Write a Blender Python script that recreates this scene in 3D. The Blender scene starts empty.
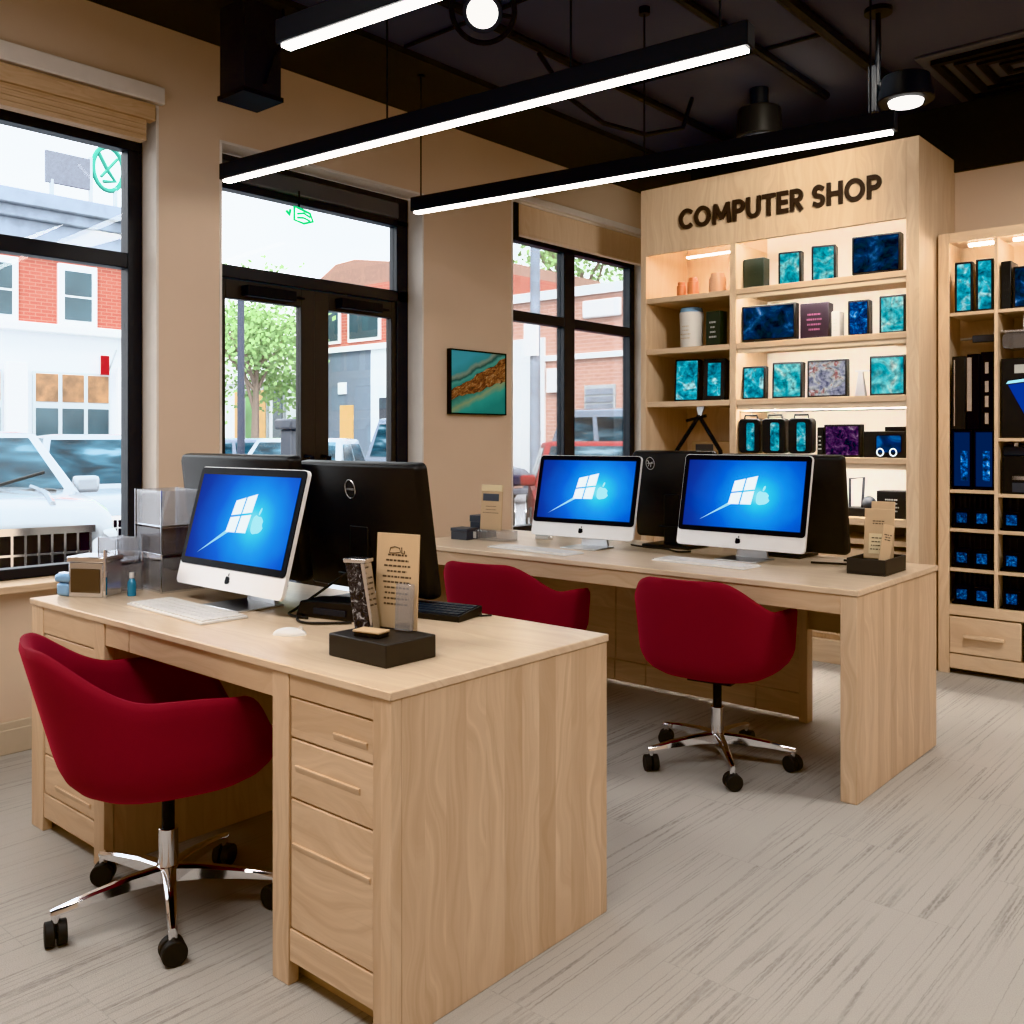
import bpy, bmesh, math, random
from mathutils import Vector, Matrix
random.seed(7)
PI = math.pi
scn = bpy.context.scene
COL = scn.collection
R = math.radians

# ------------------------------------------------------------------ materials
def _new(name):
    m = bpy.data.materials.new(name); m.use_nodes = True
    nt = m.node_tree; nt.nodes.clear()
    out = nt.nodes.new('ShaderNodeOutputMaterial')
    return m, nt, out
class G:
    """tiny node-graph helper"""
    def __init__(s, nt): s.nt = nt
    def n(s, t, **kw):
        nd = s.nt.nodes.new(t)
        for k, v in kw.items(): setattr(nd, k, v)
        return nd
    def put(s, sock, v):
        if isinstance(v, bpy.types.NodeSocket): s.nt.links.new(v, sock)
        elif v is not None:
            if isinstance(v, (tuple, list)) and len(v) == 3 and sock.type == 'RGBA': v = (*v, 1)
            sock.default_value = v
    def m(s, op, a, b=None, c=None, clamp=False):
        nd = s.n('ShaderNodeMath', operation=op); nd.use_clamp = clamp
        s.put(nd.inputs[0], a)
        if b is not None: s.put(nd.inputs[1], b)
        if c is not None: s.put(nd.inputs[2], c)
        return nd.outputs[0]
    def xyz(s, v=None):
        if v is None: v = s.n('ShaderNodeTexCoord').outputs['Object']
        nd = s.n('ShaderNodeSeparateXYZ'); s.put(nd.inputs[0], v)
        return nd.outputs[0], nd.outputs[1], nd.outputs[2]
    def comb(s, x, y, z=0.0):
        nd = s.n('ShaderNodeCombineXYZ')
        for i, v in enumerate((x, y, z)): s.put(nd.inputs[i], v)
        return nd.outputs[0]
    def noise(s, vec, scale, detail=2, rough=.5, dist=0.0, col=False):
        nd = s.n('ShaderNodeTexNoise'); s.put(nd.inputs['Vector'], vec)
        nd.inputs['Scale'].default_value = scale; nd.inputs['Detail'].default_value = detail
        nd.inputs['Roughness'].default_value = rough; nd.inputs['Distortion'].default_value = dist
        return nd.outputs['Color' if col else 'Fac']
    def ramp(s, fac, stops, interp='LINEAR'):
        nd = s.n('ShaderNodeValToRGB'); cr = nd.color_ramp; cr.interpolation = interp
        while len(cr.elements) < len(stops): cr.elements.new(.5)
        for e, (p, c) in zip(cr.elements, stops): e.position = p; e.color = (*c, 1) if len(c) == 3 else c
        s.put(nd.inputs[0], fac); return nd.outputs[0]
    def mix(s, f, a, b, mode='MIX'):
        nd = s.n('ShaderNodeMix', data_type='RGBA', blend_type=mode)
        s.put(nd.inputs[0], f); s.put(nd.inputs[6], a); s.put(nd.inputs[7], b); return nd.outputs[2]
    def bsdf(s, out, base, rough=.5, metal=0.0, **kw):
        p = s.n('ShaderNodeBsdfPrincipled'); s.put(p.inputs['Base Color'], base)
        s.put(p.inputs['Roughness'], rough); s.put(p.inputs['Metallic'], metal)
        for k, v in kw.items(): s.put(p.inputs[k.replace('_', ' ')], v)
        s.nt.links.new(p.outputs[0], out.inputs[0]); return p
    def bump(s, p, h, strength=.2, dist=.01):
        b = s.n('ShaderNodeBump'); b.inputs['Strength'].default_value = strength; b.inputs['Distance'].default_value = dist
        s.put(b.inputs['Height'], h); s.nt.links.new(b.outputs[0], p.inputs['Normal'])

def plain(name, col, rough=.5, metal=0.0, var=.06, scale=14, **kw):
    m, nt, out = _new(name); g = G(nt)
    f = g.noise(g.n('ShaderNodeTexCoord').outputs['Object'], scale, 3)
    lo = tuple(c * (1 - var) for c in col); hi = tuple(min(1, c * (1 + var)) for c in col)
    g.bsdf(out, g.mix(f, lo, hi), rough, metal, **kw); return m
def emit(name, col, st):
    m, nt, out = _new(name); g = G(nt); e = g.n('ShaderNodeEmission')
    e.inputs[0].default_value = (*col, 1); e.inputs[1].default_value = st
    nt.links.new(e.outputs[0], out.inputs[0]); return m
def wood(name, axis, lo, hi, dark, stave=.09, rough=.45, amp=.5):
    m, nt, out = _new(name); g = G(nt); x, y, z = g.xyz()
    gx, cr = {'X': (x, g.m('ADD', y, z)), 'Y': (y, g.m('ADD', x, z)), 'Z': (z, g.m('ADD', x, y))}[axis]
    idx = g.m('FLOOR', g.m('DIVIDE', cr, stave))
    wn = g.n('ShaderNodeTexWhiteNoise', noise_dimensions='1D'); g.put(wn.inputs['W'], idx)
    sv = wn.outputs['Value']
    wob = g.noise(g.comb(g.m('MULTIPLY', gx, 1.3), g.m('MULTIPLY', cr, 3), sv), 1.6, 2)
    gv = g.comb(g.m('ADD', g.m('MULTIPLY', gx, 1.1), g.m('MULTIPLY', sv, 30)), g.m('ADD', g.m('MULTIPLY', cr, 26), g.m('MULTIPLY', wob, 7)), 0)
    gr = g.noise(gv, 1.6, 4, .55, .4)
    fine = g.noise(g.comb(g.m('MULTIPLY', gx, 6), g.m('MULTIPLY', cr, 260), 0), 1, 2)
    c = g.mix(g.ramp(gr, [(.32, (0, 0, 0)), (.68, (1, 1, 1))]), lo, hi)
    c = g.mix(g.m('MULTIPLY', g.m('SUBTRACT', sv, .45, clamp=True), amp), c, dark)
    c = g.mix(g.m('MULTIPLY', g.m('SUBTRACT', fine, .55, clamp=True), .8), c, dark)
    p = g.bsdf(out, c, rough); return m
def screen_mat(name, seed, stops, st=1.0, scale=9):
    m, nt, out = _new(name); g = G(nt); x, y, z = g.xyz()
    f = g.noise(g.comb(g.m('ADD', x, seed * 3.1), g.m('ADD', z, seed), y), scale, 4, .6, .8)
    e = g.n('ShaderNodeEmission'); vg = g.noise(g.comb(g.m('ADD', x, seed), z, 0), scale*3.2, 2)
    g.put(e.inputs[0], g.mix(g.m('MULTIPLY', g.m('SUBTRACT', vg, .42, clamp=True), 2.2, clamp=True), g.ramp(f, stops), (.004, .03, .05))); e.inputs[1].default_value = st*.9
    nt.links.new(e.outputs[0], out.inputs[0]); return m
def glass_mat(name, tint=(1, 1, 1), refl=.07, rough=.0, haze=0):
    m, nt, out = _new(name); g = G(nt)
    t = g.n('ShaderNodeBsdfTransparent'); t.inputs[0].default_value = (*tint, 1)
    s = g.n('ShaderNodeBsdfGlossy'); s.inputs['Roughness'].default_value = rough
    lw = g.n('ShaderNodeLayerWeight'); lw.inputs[0].default_value = .25
    f = g.m('ADD', g.m('MULTIPLY', lw.outputs['Fresnel'], .5), refl * .3, clamp=True)
    mx = g.n('ShaderNodeMixShader'); g.put(mx.inputs[0], f)
    nt.links.new(t.outputs[0], mx.inputs[1]); nt.links.new(s.outputs[0], mx.inputs[2])
    if haze:
        d = g.n('ShaderNodeBsdfDiffuse'); d.inputs[0].default_value = (.85, .86, .9, 1)
        m2 = g.n('ShaderNodeMixShader'); m2.inputs[0].default_value = haze
        nt.links.new(mx.outputs[0], m2.inputs[1]); nt.links.new(d.outputs[0], m2.inputs[2]); nt.links.new(m2.outputs[0], out.inputs[0]); return m
    nt.links.new(mx.outputs[0], out.inputs[0]); return m
def brick_mat(name, c1, c2, mortar, scale=1.0):
    m, nt, out = _new(name); g = G(nt); x, y, z = g.xyz()
    b = g.n('ShaderNodeTexBrick'); g.put(b.inputs['Vector'], g.comb(g.m('ADD', x, y), z, 0))
    b.inputs['Color1'].default_value = (*c1, 1); b.inputs['Color2'].default_value = (*c2, 1); b.inputs['Mortar'].default_value = (*mortar, 1)
    b.inputs['Scale'].default_value = scale; b.inputs['Brick Width'].default_value = .3; b.inputs['Row Height'].default_value = .1; b.inputs['Mortar Size'].default_value = .012
    f = g.noise(g.comb(x, y, z), .7, 3)
    c = g.mix(g.m('MULTIPLY', f, .35), b.outputs['Color'], mortar)
    g.bsdf(out, c, .85); return m
def carpet():
    m, nt, out = _new('carpet_mat'); g = G(nt); x, y, z = g.xyz()
    b = g.n('ShaderNodeTexBrick', offset=.37); g.put(b.inputs['Vector'], g.comb(y, x, 0))
    b.inputs['Color1'].default_value = (0, 0, 0, 1); b.inputs['Color2'].default_value = (1, 1, 1, 1); b.inputs['Mortar'].default_value = (.5, .5, .5, 1)
    b.inputs['Scale'].default_value = 1; b.inputs['Brick Width'].default_value = 1.0; b.inputs['Row Height'].default_value = .25; b.inputs['Mortar Size'].default_value = .0015
    tile = b.outputs['Color']; seam = b.outputs['Fac']
    tv = g.m('MULTIPLY', tile, 17.0)
    wob = g.m('MULTIPLY', g.noise(g.comb(g.m('MULTIPLY', x, 20), g.m('MULTIPLY', y, 45), 0), 1, 2), .006)
    ln = g.noise(g.comb(g.m('MULTIPLY', g.m('ADD', x, wob), 34), g.m('ADD', g.m('MULTIPLY', y, .5), tv), 0), 1, 2, .5)
    iso = g.ramp(g.m('ABSOLUTE', g.m('SUBTRACT', ln, .5)), [(.0, (1, 1, 1)), (.014, (.6, .6, .6)), (.03, (0, 0, 0))])
    brk = g.noise(g.comb(g.m('MULTIPLY', x, 7), g.m('ADD', g.m('MULTIPLY', y, 1.6), tv), 3), 1, 2)
    dash = g.noise(g.comb(g.m('MULTIPLY', x, 120), g.m('MULTIPLY', y, 38), 0), 1, 2)
    lm = g.m('MULTIPLY', iso, g.ramp(brk, [(.36, (.12, .12, .12)), (.6, (1, 1, 1))]))
    lm = g.m('MULTIPLY', lm, g.ramp(dash, [(.3, (.35, .35, .35)), (.6, (1, 1, 1))]))
    sp = g.noise(g.comb(x, y, 0), 330, 2, .7)
    big = g.noise(g.comb(x, y, 0), 1.1, 2)
    c = g.mix(sp, (.36, .34, .31), (.585, .55, .51))
    c = g.mix(g.m('MULTIPLY', big, .25), c, (.45, .43, .41))
    c = g.mix(g.m('MULTIPLY', lm, .62), c, (.17, .145, .13))
    c = g.mix(g.m('MULTIPLY', seam, .15), c, (.2, .18, .17))
    p = g.bsdf(out, c, .95); g.bump(p, sp, .5, .004); return m
def wallpaper():
    m, nt, out = _new('desktop_wallpaper'); g = G(nt); x, y, z = g.xyz()
    dx = g.m('SUBTRACT', x, .075); dz = g.m('SUBTRACT', z, -.01)
    d = g.m('SQRT', g.m('ADD', g.m('MULTIPLY', g.m('MULTIPLY', dx, dx), .75), g.m('MULTIPLY', dz, dz)))
    d = g.m('ADD', d, g.m('MULTIPLY', g.m('SUBTRACT', g.noise(g.comb(x, z, 0), 7, 2), .5), .05))
    c = g.ramp(d, [(0, (.35, .9, 1)), (.04, (.06, .72, 1)), (.1, (.006, .36, .98)), (.18, (.003, .13, .74)), (.28, (.003, .04, .40)), (.36, (.005, .015, .22))])
    e = g.n('ShaderNodeEmission'); g.put(e.inputs[0], c); e.inputs[1].default_value = .95
    gl = g.n('ShaderNodeBsdfGlossy'); gl.inputs['Roughness'].default_value = .08
    mx = g.n('ShaderNodeMixShader'); mx.inputs[0].default_value = .012
    nt.links.new(e.outputs[0], mx.inputs[1]); nt.links.new(gl.outputs[0], mx.inputs[2])
    nt.links.new(mx.outputs[0], out.inputs[0]); return m
def art_mat():
    m, nt, out = _new('painting_art'); g = G(nt); x, y, z = g.xyz()
    # local y runs along the picture, z up (both centred)
    n1 = g.noise(g.comb(y, z, 0), 7, 4)
    t = g.m('SUBTRACT', z, g.m('MULTIPLY', y, .42))
    t = g.m('ADD', t, g.m('MULTIPLY', g.m('SUBTRACT', n1, .5), .09))
    rust = g.noise(g.comb(g.m('MULTIPLY', y, 22), g.m('MULTIPLY', t, 60), 0), 1, 5, .7, 1.0)
    rc = g.ramp(rust, [(.32, (.015, .01, .01)), (.46, (.16, .05, .02)), (.56, (.45, .2, .07)), (.68, (.75, .6, .4))])
    base = g.ramp(g.m('ADD', g.m('MULTIPLY', t, 2.6), .5), [(0, (.03, .33, .33)), (.2, (.06, .5, .48)), (.3, (.35, .5, .3)), (.36, (.1, .4, .36)), (.5, (.015, .1, .1)), (.6, (.02, .28, .28)), (.7, (.12, .5, .48)), (.74, (.02, .12, .13)), (.8, (.3, .42, .36)), (.86, (.06, .4, .52)), (1, (.08, .48, .66))])
    edge = g.m('ADD', .055, g.m('MULTIPLY', y, .05))
    band = g.m('MULTIPLY', g.m('GREATER_THAN', t, g.m('SUBTRACT', -.045, g.m('MULTIPLY', y, .12))), g.m('LESS_THAN', t, edge))
    c = g.mix(band, base, rc); g.bsdf(out, c, .35); return m

WLO, WHI, WDK = (.61, .435, .29), (.735, .56, .40), (.45, .29, .17)
M = {}
M['wood_x'] = wood('maple_grain_along', 'X', WLO, WHI, WDK, .11, amp=.75)
M['wood_y'] = wood('maple_grain_deep', 'Y', WLO, WHI, WDK, .14)
M['wood_z'] = wood('maple_grain_upright', 'Z', WLO, WHI, WDK, .065, amp=.75)
M['wood_top'] = wood('maple_desktop', 'X', (.66, .50, .36), (.75, .60, .45), (.52, .37, .24), .3, .28, .25)
M['cab_x'] = wood('cabinet_maple_along', 'X', (.70, .52, .36), (.80, .63, .46), (.56, .39, .25), .2, .5, .3)
M['cab_z'] = wood('cabinet_maple_upright', 'Z', (.70, .52, .36), (.81, .64, .47), (.56, .39, .25), .11, .5, .45)
M['cab_pale'] = wood('pale_maple_lip', 'X', (.8, .66, .5), (.86, .73, .57), (.7, .55, .4), .2, .5, .2)
M['wood_shade'] = wood('maple_shaded', 'X', (.5, .35, .21), (.6, .44, .27), (.4, .26, .14), .3, .5)  # darkened maple: shade under the desks put into the colour
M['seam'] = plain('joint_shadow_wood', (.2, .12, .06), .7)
M['wall'] = plain('beige_wall_paint', (.74, .585, .455), .75, var=.03, scale=3)
M['white_trim'] = plain('off_white_trim_paint', (.80, .74, .69), .5)
M['cream'] = plain('cream_baseboard_paint', (.62, .52, .4), .5)
M['black_ceil'] = plain('charcoal_ceiling_paint', (.085, .098, .13), .8, var=.12, scale=1.5)
M['black_soffit'] = plain('black_soffit_paint', (.007, .007, .008), .8)
M['black_metal'] = plain('black_powder_coat', (.010, .012, .016), .5, Specular_IOR_Level=.2)
M['frame'] = plain('black_window_frame', (.014, .018, .026), .4)
M['door_blk'] = plain('dark_bronze_door_frame', (.028, .026, .026), .45)
M['grey_metal'] = plain('dark_grey_sheet_metal', (.035, .04, .05), .5, Specular_IOR_Level=.25)
M['vent_grey'] = plain('vent_grey_metal', (.13, .14, .16), .5)
M['chrome'] = plain('polished_chrome', (.78, .78, .8), .1, 1.0, .02)
M['alu'] = plain('satin_aluminium', (.72, .73, .75), .28, .9, .02)
M['imac'] = plain('pale_silver_shell', (.78, .79, .81), .32, .12, .015)
M['black_gloss'] = plain('black_glass_bezel', (.003, .003, .005), .3, Specular_IOR_Level=.1)
M['black_satin'] = plain('black_satin_plastic', (.011, .0115, .013), .38, var=.1, Specular_IOR_Level=.35)
M['charcoal'] = plain('charcoal_stone', (.028, .026, .025), .5)
M['rubber'] = plain('black_rubber', (.012, .012, .012), .6)
M['white_pl'] = plain('white_plastic', (.72, .72, .72), .3, var=.02)
M['key_white'] = plain('white_keycaps', (.74, .71, .67), .45)
M['key_dark'] = plain('dark_keycaps', (.04, .05, .065), .4)
M['kraft'] = plain('kraft_card', (.6, .43, .27), .7, var=.05)
M['ink'] = plain('brown_black_ink', (.1, .07, .05), .7)
M['gold'] = plain('warm_gold_ink', (.75, .62, .4), .5)
M['slate'] = plain('dark_slate_card', (.06, .07, .09), .4)
M['silver'] = plain('mirror_silver', (.7, .71, .74), .12, .95)
M['bronze_mirror'] = plain('smoked_mirror', (.2, .17, .14), .12, .9)
M['acrylic'] = glass_mat('clear_acrylic', (.95, .96, .98), .5, .05, .14)
M['acrylic_d'] = glass_mat('smoked_acrylic', (.6, .59, .62), .4, .05, .1)
M['glass'] = glass_mat('window_glass', (.97, .99, 1.0), .05)
M['bluegl'] = plain('blue_glass_bottle', (.05, .25, .42), .08)
M['paleblue'] = plain('pale_blue_wrap', (.25, .45, .7), .15)
m, nt, out = _new('crimson_velvet'); g = G(nt)
f = g.noise(g.n('ShaderNodeTexCoord').outputs['Object'], 420, 2)
p = g.bsdf(out, g.mix(f, (.155, .001, .010), (.215, .003, .016)), .85, 0, Sheen_Weight=.35, Sheen_Roughness=.35, Sheen_Tint=(.9, .03, .1)); g.bump(p, f, .15, .002)
M['velvet'] = m
M['blind'] = wood('woven_wood_blind', 'Y', (.56, .38, .24), (.68, .49, .33), (.42, .27, .16), .012, .6, .6)
M['blind2'] = wood('pale_wood_roller_blind', 'Z', (.76, .58, .42), (.82, .65, .49), (.68, .5, .35), .05, .6, .3)
M['carpet'] = carpet(); M['wallpaper'] = wallpaper(); M['art'] = art_mat()
M['led'] = emit('pendant_diffuser', (1, .965, .92), 14)
M['spot'] = emit('spot_lens', (1, .97, .93), 3)
M['strip'] = emit('shelf_light_strip', (1, .94, .85), 85)
M['logo'] = emit('white_screen_emblem', (.9, .97, 1), 1.5)
M['logo2'] = emit('cyan_screen_emblem', (.45, .9, 1), 1.2)
M['streak'] = emit('screen_light_streak', (.4, .82, 1), 1.1)
M['lit_white'] = plain('white_back_panel', (.9, .87, .82), .6, var=.02)
M['cool_white'] = plain('cool_white_back_panel', (.78, .82, .84), .6, var=.02)
CY = [(.3, (.005, .03, .06)), (.42, (.0, .25, .38)), (.55, (.05, .6, .75)), (.68, (.6, .95, .95))]
CY2 = [(.28, (.005, .12, .2)), (.42, (.02, .5, .6)), (.58, (.3, .8, .8)), (.7, (.85, 1, .9))]
DK = [(.4, (.002, .004, .012)), (.55, (.005, .03, .12)), (.66, (.06, .2, .5)), (.75, (.4, .6, .9))]
PU = [(.38, (.01, .008, .015)), (.52, (.08, .03, .1)), (.64, (.25, .12, .25)), (.75, (.5, .4, .5))]
BL = [(.35, (.0, .005, .02)), (.5, (.0, .04, .25)), (.62, (.02, .25, .8)), (.72, (.4, .8, 1))]
MX = [(.3, (.1, .1, .22)), (.45, (.5, .5, .62)), (.55, (.75, .75, .7)), (.63, (.5, .1, .08)), (.7, (.85, .85, .9))]

# ------------------------------------------------------------------ mesh helpers
class MB:
    def __init__(s): s.bm = bmesh.new()
    def face(s, pts): 
        return s.bm.faces.new([s.bm.verts.new(p) for p in pts])
    def box(s, x0, x1, y0, y1, z0, z1, mt=None):
        v = [s.bm.verts.new(p) for p in ((x0,y0,z0),(x1,y0,z0),(x1,y1,z0),(x0,y1,z0),(x0,y0,z1),(x1,y0,z1),(x1,y1,z1),(x0,y1,z1))]
        for f in ((0,3,2,1),(4,5,6,7),(0,1,5,4),(1,2,6,5),(2,3,7,6),(3,0,4,7)): s.bm.faces.new([v[i] for i in f])
        if mt is not None:
            for q in v: q.co = mt @ q.co
        return s
    def cyl(s, a, b, r0, r1=None, n=20, cap=True):
        a, b = Vector(a), Vector(b); r1 = r0 if r1 is None else r1
        d = (b - a).normalized(); u = d.orthogonal().normalized(); w = d.cross(u)
        A = [s.bm.verts.new(a + (u*math.cos(2*PI*i/n) + w*math.sin(2*PI*i/n))*r0) for i in range(n)]
        B = [s.bm.verts.new(b + (u*math.cos(2*PI*i/n) + w*math.sin(2*PI*i/n))*r1) for i in range(n)]
        for i in range(n): s.bm.faces.new((A[i], A[(i+1)%n], B[(i+1)%n], B[i]))
        if cap: s.bm.faces.new(A[::-1]); s.bm.faces.new(B)
        return s
    def tube(s, pts, r, n=8, closed=False):
        pts = [Vector(p) for p in pts]; rings = []; N = len(pts); up = None
        for i, p in enumerate(pts):
            a = pts[(i-1) % N] if closed or i else p; b = pts[(i+1) % N] if closed or i < N-1 else p
            d = (b - a).normalized()
            if up is None: u = d.orthogonal().normalized()
            else: u = (up - d*up.dot(d)).normalized()
            up = u; w = d.cross(u); rr = r[i] if isinstance(r, (list, tuple)) else r
            rings.append([s.bm.verts.new(p + (u*math.cos(2*PI*k/n) + w*math.sin(2*PI*k/n))*rr) for k in range(n)])
        for i in range(N if closed else N-1):
            A, B = rings[i], rings[(i+1) % N]
            for k in range(n): s.bm.faces.new((A[k], A[(k+1)%n], B[(k+1)%n], B[k]))
        if not closed: s.bm.faces.new(rings[0][::-1]); s.bm.faces.new(rings[-1])
        return s
    def prism(s, poly, y0, y1, ax='y'):
        f = {'y': lambda p, t: (p[0], t, p[1]), 'z': lambda p, t: (p[0], p[1], t), 'x': lambda p, t: (t, p[0], p[1])}[ax]
        A = [s.bm.verts.new(f(p, y0)) for p in poly]; B = [s.bm.verts.new(f(p, y1)) for p in poly]; n = len(poly)
        s.bm.faces.new(A); s.bm.faces.new(B[::-1])
        for i in range(n): s.bm.faces.new((A[i], B[i], B[(i+1)%n], A[(i+1)%n]))
        return s
    def loft(s, rings, cap=True):
        V = [[s.bm.verts.new(p) for p in r] for r in rings]; n = len(V[0])
        for A, B in zip(V, V[1:]):
            for i in range(n): s.bm.faces.new((A[i], A[(i+1)%n], B[(i+1)%n], B[i]))
        if cap: s.bm.faces.new(V[0][::-1]); s.bm.faces.new(V[-1])
        return s
    def sphere(s, c, r, sx=1, sy=1, sz=1, u=16, v=10):
        bmesh.ops.create_uvsphere(s.bm, u_segments=u, v_segments=v, radius=r, matrix=Matrix.Translation(c) @ Matrix.Diagonal((sx, sy, sz, 1))); return s
    def rot(s, mt):
        bmesh.ops.transform(s.bm, matrix=mt, verts=s.bm.verts); return s
def rrect(x0, x1, z0, z1, r, n=5):
    P = []
    for cx, cz, a in ((x1-r, z1-r, 0), (x0+r, z1-r, 90), (x0+r, z0+r, 180), (x1-r, z0+r, 270)):
        for i in range(n+1):
            t = R(a + 90*i/n); P.append((cx + r*math.cos(t), cz + r*math.sin(t)))
    return P
def obj(name, mb, mat, parent=None, bevel=0, world=True, smooth=35, loc=None, rot=None):
    """link one mesh object; vertices given in world space are moved into the parent's frame"""
    me = bpy.data.meshes.new(name); bm = mb.bm
    bmesh.ops.recalc_face_normals(bm, faces=bm.faces)
    bm.to_mesh(me); bm.free()
    me.materials.append(M[mat] if isinstance(mat, str) else mat)
    for p in me.polygons: p.use_smooth = True
    me.set_sharp_from_angle(angle=R(smooth))
    o = bpy.data.objects.new(name, me); COL.objects.link(o)
    if parent is not None:
        o.parent = parent
        if world:
            pl = parent; off = Vector((0, 0, 0))
            while pl is not None: off += pl.location; pl = pl.parent
            me.transform(Matrix.Translation(-off))
    if loc is not None: o.location = loc
    if rot is not None: o.rotation_euler = rot
    if bevel:
        b = o.modifiers.new('bevel', 'BEVEL'); b.width = bevel; b.segments = 2; b.limit_method = 'ANGLE'; b.angle_limit = R(40)
    return o
def tag(o, label, cat, group=None, kind=None):
    if label: o['label'] = label
    if cat: o['category'] = cat
    if group: o['group'] = group
    if kind: o['kind'] = kind
    return o
def thing(name, label, cat, loc=(0, 0, 0), rz=0, group=None):
    o = bpy.data.objects.new(name, None); o.empty_display_size = .1; COL.objects.link(o)
    o.location = loc; o.rotation_euler = (0, 0, rz); return tag(o, label, cat, group)
def struct(name, mb, mat, parent=None, bevel=0):
    o = obj(name, mb, mat, parent, bevel)
    if parent is None: o['kind'] = 'structure'
    return o
def dup(o, parent=None):
    c = o.copy(); COL.objects.link(c)
    if parent is not None: c.parent = parent
    for ch in list(o.children): dup(ch, c)
    return c
def B(*a): return MB().box(*a)

# ================================================================== THE ROOM
XL, XI = -4.08, -4.30          # left wall inner / outer face
struct('floor', B(-4.38, 2.6, -2.1, 6.6, -.06, 0), 'carpet')
ceil = struct('ceiling', B(-4.38, 2.6, -2.1, 6.6, 3.2, 3.3), 'black_ceil')
wl = MB()
ops = [(.25, 2.22, .68, 2.80), (2.535, 3.89, 0, 2.72), (4.68, 6.31, .62, 2.84)]
ys = -2.1
for y0, y1, z0, z1 in ops:
    wl.box(XI, XL, ys, y0, 0, 3.2)
    if z0 > 0: wl.box(XI, XL, y0, y1, 0, z0)
    wl.box(XI, XL, y0, y1, z1, 3.2); ys = y1
wl.box(XI, XL, ys, 6.6, 0, 3.2)
struct('wall_left', wl, 'wall')
wb = MB().box(-3.5, 2.6, 5.82, 5.98, 0, 2.81).box(-4.08, -3.4, 6.45, 6.6, 0, 3.2).box(-3.5, -3.4, 5.98, 6.45, 0, 3.2)
struct('wall_back', wb, 'wall')
struct('wall_right', B(2.5, 2.6, -2.0, 5.82, 0, 3.2), 'wall')
struct('wall_front', B(-4.08, 2.6, -2.1, -2.0, 0, 3.2), 'wall')
struct('trim_1', MB().box(XL, -3.47, -2, 6.45, 3.17, 3.2), 'black_soffit')
struct('trim_2', MB().box(-3.4, 2.5, 5.8, 5.98, 2.81, 3.2), 'black_soffit')
struct('baseboard_left', MB().box(XL, XL+.016, -2, 2.535, 0, .13).box(XL, XL+.022, -2, 2.535, 0, .1).box(XL, XL+.016, 3.89, 6.45, 0, .13), 'cream', bevel=.004)
# white reveals and head casings
def reveal(name, y0, y1, z0, z1, sill=True):
    t = .012
    b = MB().box(XI+.1, XL+.004, y1-t, y1, z0, z1).box(XI+.1, XL+.004, y0, y0+t, z0, z1).box(XI+.1, XL+.004, y0+t, y1-t, z1-t, z1)
    struct(name, b, 'white_trim')
reveal('trim_3', *ops[0]); reveal('trim_4', *ops[1]); reveal('trim_5', *ops[2])
struct('trim_6', B(XL, XL+.035, .15, 2.235, 2.80, 2.878), 'white_trim', bevel=.004)
struct('trim_7', B(XL, XL+.035, 4.70, 6.42, 2.84, 2.885), 'white_trim', bevel=.004)
sl = struct('trim_8', B(XI+.1, XL+.07, .2, 2.207, .655, .685), 'wood_y', bevel=.004)
struct('trim_9', B(XI+.1, XL+.05, 4.693, 6.297, .6, .625), 'wood_y', bevel=.004)

def framebars(bars, x0=-4.27, x1=-4.2):
    b = MB()
    for y0, y1, z0, z1 in bars: b.box(x0, x1, y0, y1, z0, z1)
    return b
# window 1
w1 = struct('window_1', framebars([(.27, 2.207, .685, .73), (.27, 2.207, 2.605, 2.78), (2.137, 2.207, .73, 2.605), (.27, .34, .73, 2.605), (.34, 2.137, 2.06, 2.13)]), 'frame', bevel=.004)
obj('glass_pane', B(-4.238, -4.232, .34, 2.137, .73, 2.06), 'glass', w1)
obj('glass_pane', B(-4.238, -4.232, .34, 2.137, 2.13, 2.605), 'glass', w1)
# window 2
w2 = struct('window_2', framebars([(4.7, 6.297, .625, .68), (4.7, 6.297, 2.615, 2.82), (4.7, 4.815, .68, 2.615), (6.235, 6.297, .68, 2.615), (5.395, 5.52, .68, 2.615), (4.815, 5.395, 2.075, 2.145), (5.52, 6.235, 2.075, 2.145)]), 'frame', bevel=.004)
for y0, y1 in ((4.815, 5.395), (5.52, 6.235)):
    for z0, z1 in ((.68, 2.075), (2.145, 2.615)): obj('glass_pane', B(-4.238, -4.232, y0, y1, z0, z1), 'glass', w2)
# door set with transom
d1 = struct('door_1', framebars([(2.547, 3.878, 2.085, 2.15), (2.547, 3.878, 2.53, 2.57), (2.547, 2.6, 0, 2.7), (3.79, 3.878, 0, 2.7), (2.6, 3.79, 2.665, 2.7)]), 'frame', bevel=.004)
obj('transom_glass', B(-4.238, -4.232, 2.6, 3.79, 2.15, 2.53), 'glass', d1)
obj('transom_blind_box', B(-4.27, -4.18, 2.6, 3.79, 2.57, 2.665), 'vent_grey', d1, .01)
for s, (y0, y1) in enumerate(((2.6, 3.2), (3.2, 3.79))):
    g0, g1 = (y0+.05, y1-.09) if s == 0 else (y0+.095, y1-.035)
    lf = obj('door_leaf', framebars([(y0, g0, .02, 2.08), (g1, y1, .02, 2.08), (g0, g1, 1.985, 2.08), (g0, g1, .02, .28)], -4.26, -4.21), 'door_blk', d1, .004)
    obj('door_glass', B(-4.238, -4.232, g0, g1, .28, 1.985), 'glass', lf)
    obj('door_closer', MB().box(-4.21, -4.15, y0+.14, y0+.44, 2.0, 2.055).box(-4.205, -4.185, y0+.44, y0+.52, 2.02, 2.035), 'black_metal', lf, .004)
    yh = g1 + .03 if s == 0 else y0 + .05
    obj('pull_handle', MB().tube([(-4.21, yh, .75), (-4.15, yh, .75), (-4.15, yh, 1.18), (-4.21, yh, 1.18)], .013), 'black_metal', lf)
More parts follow.
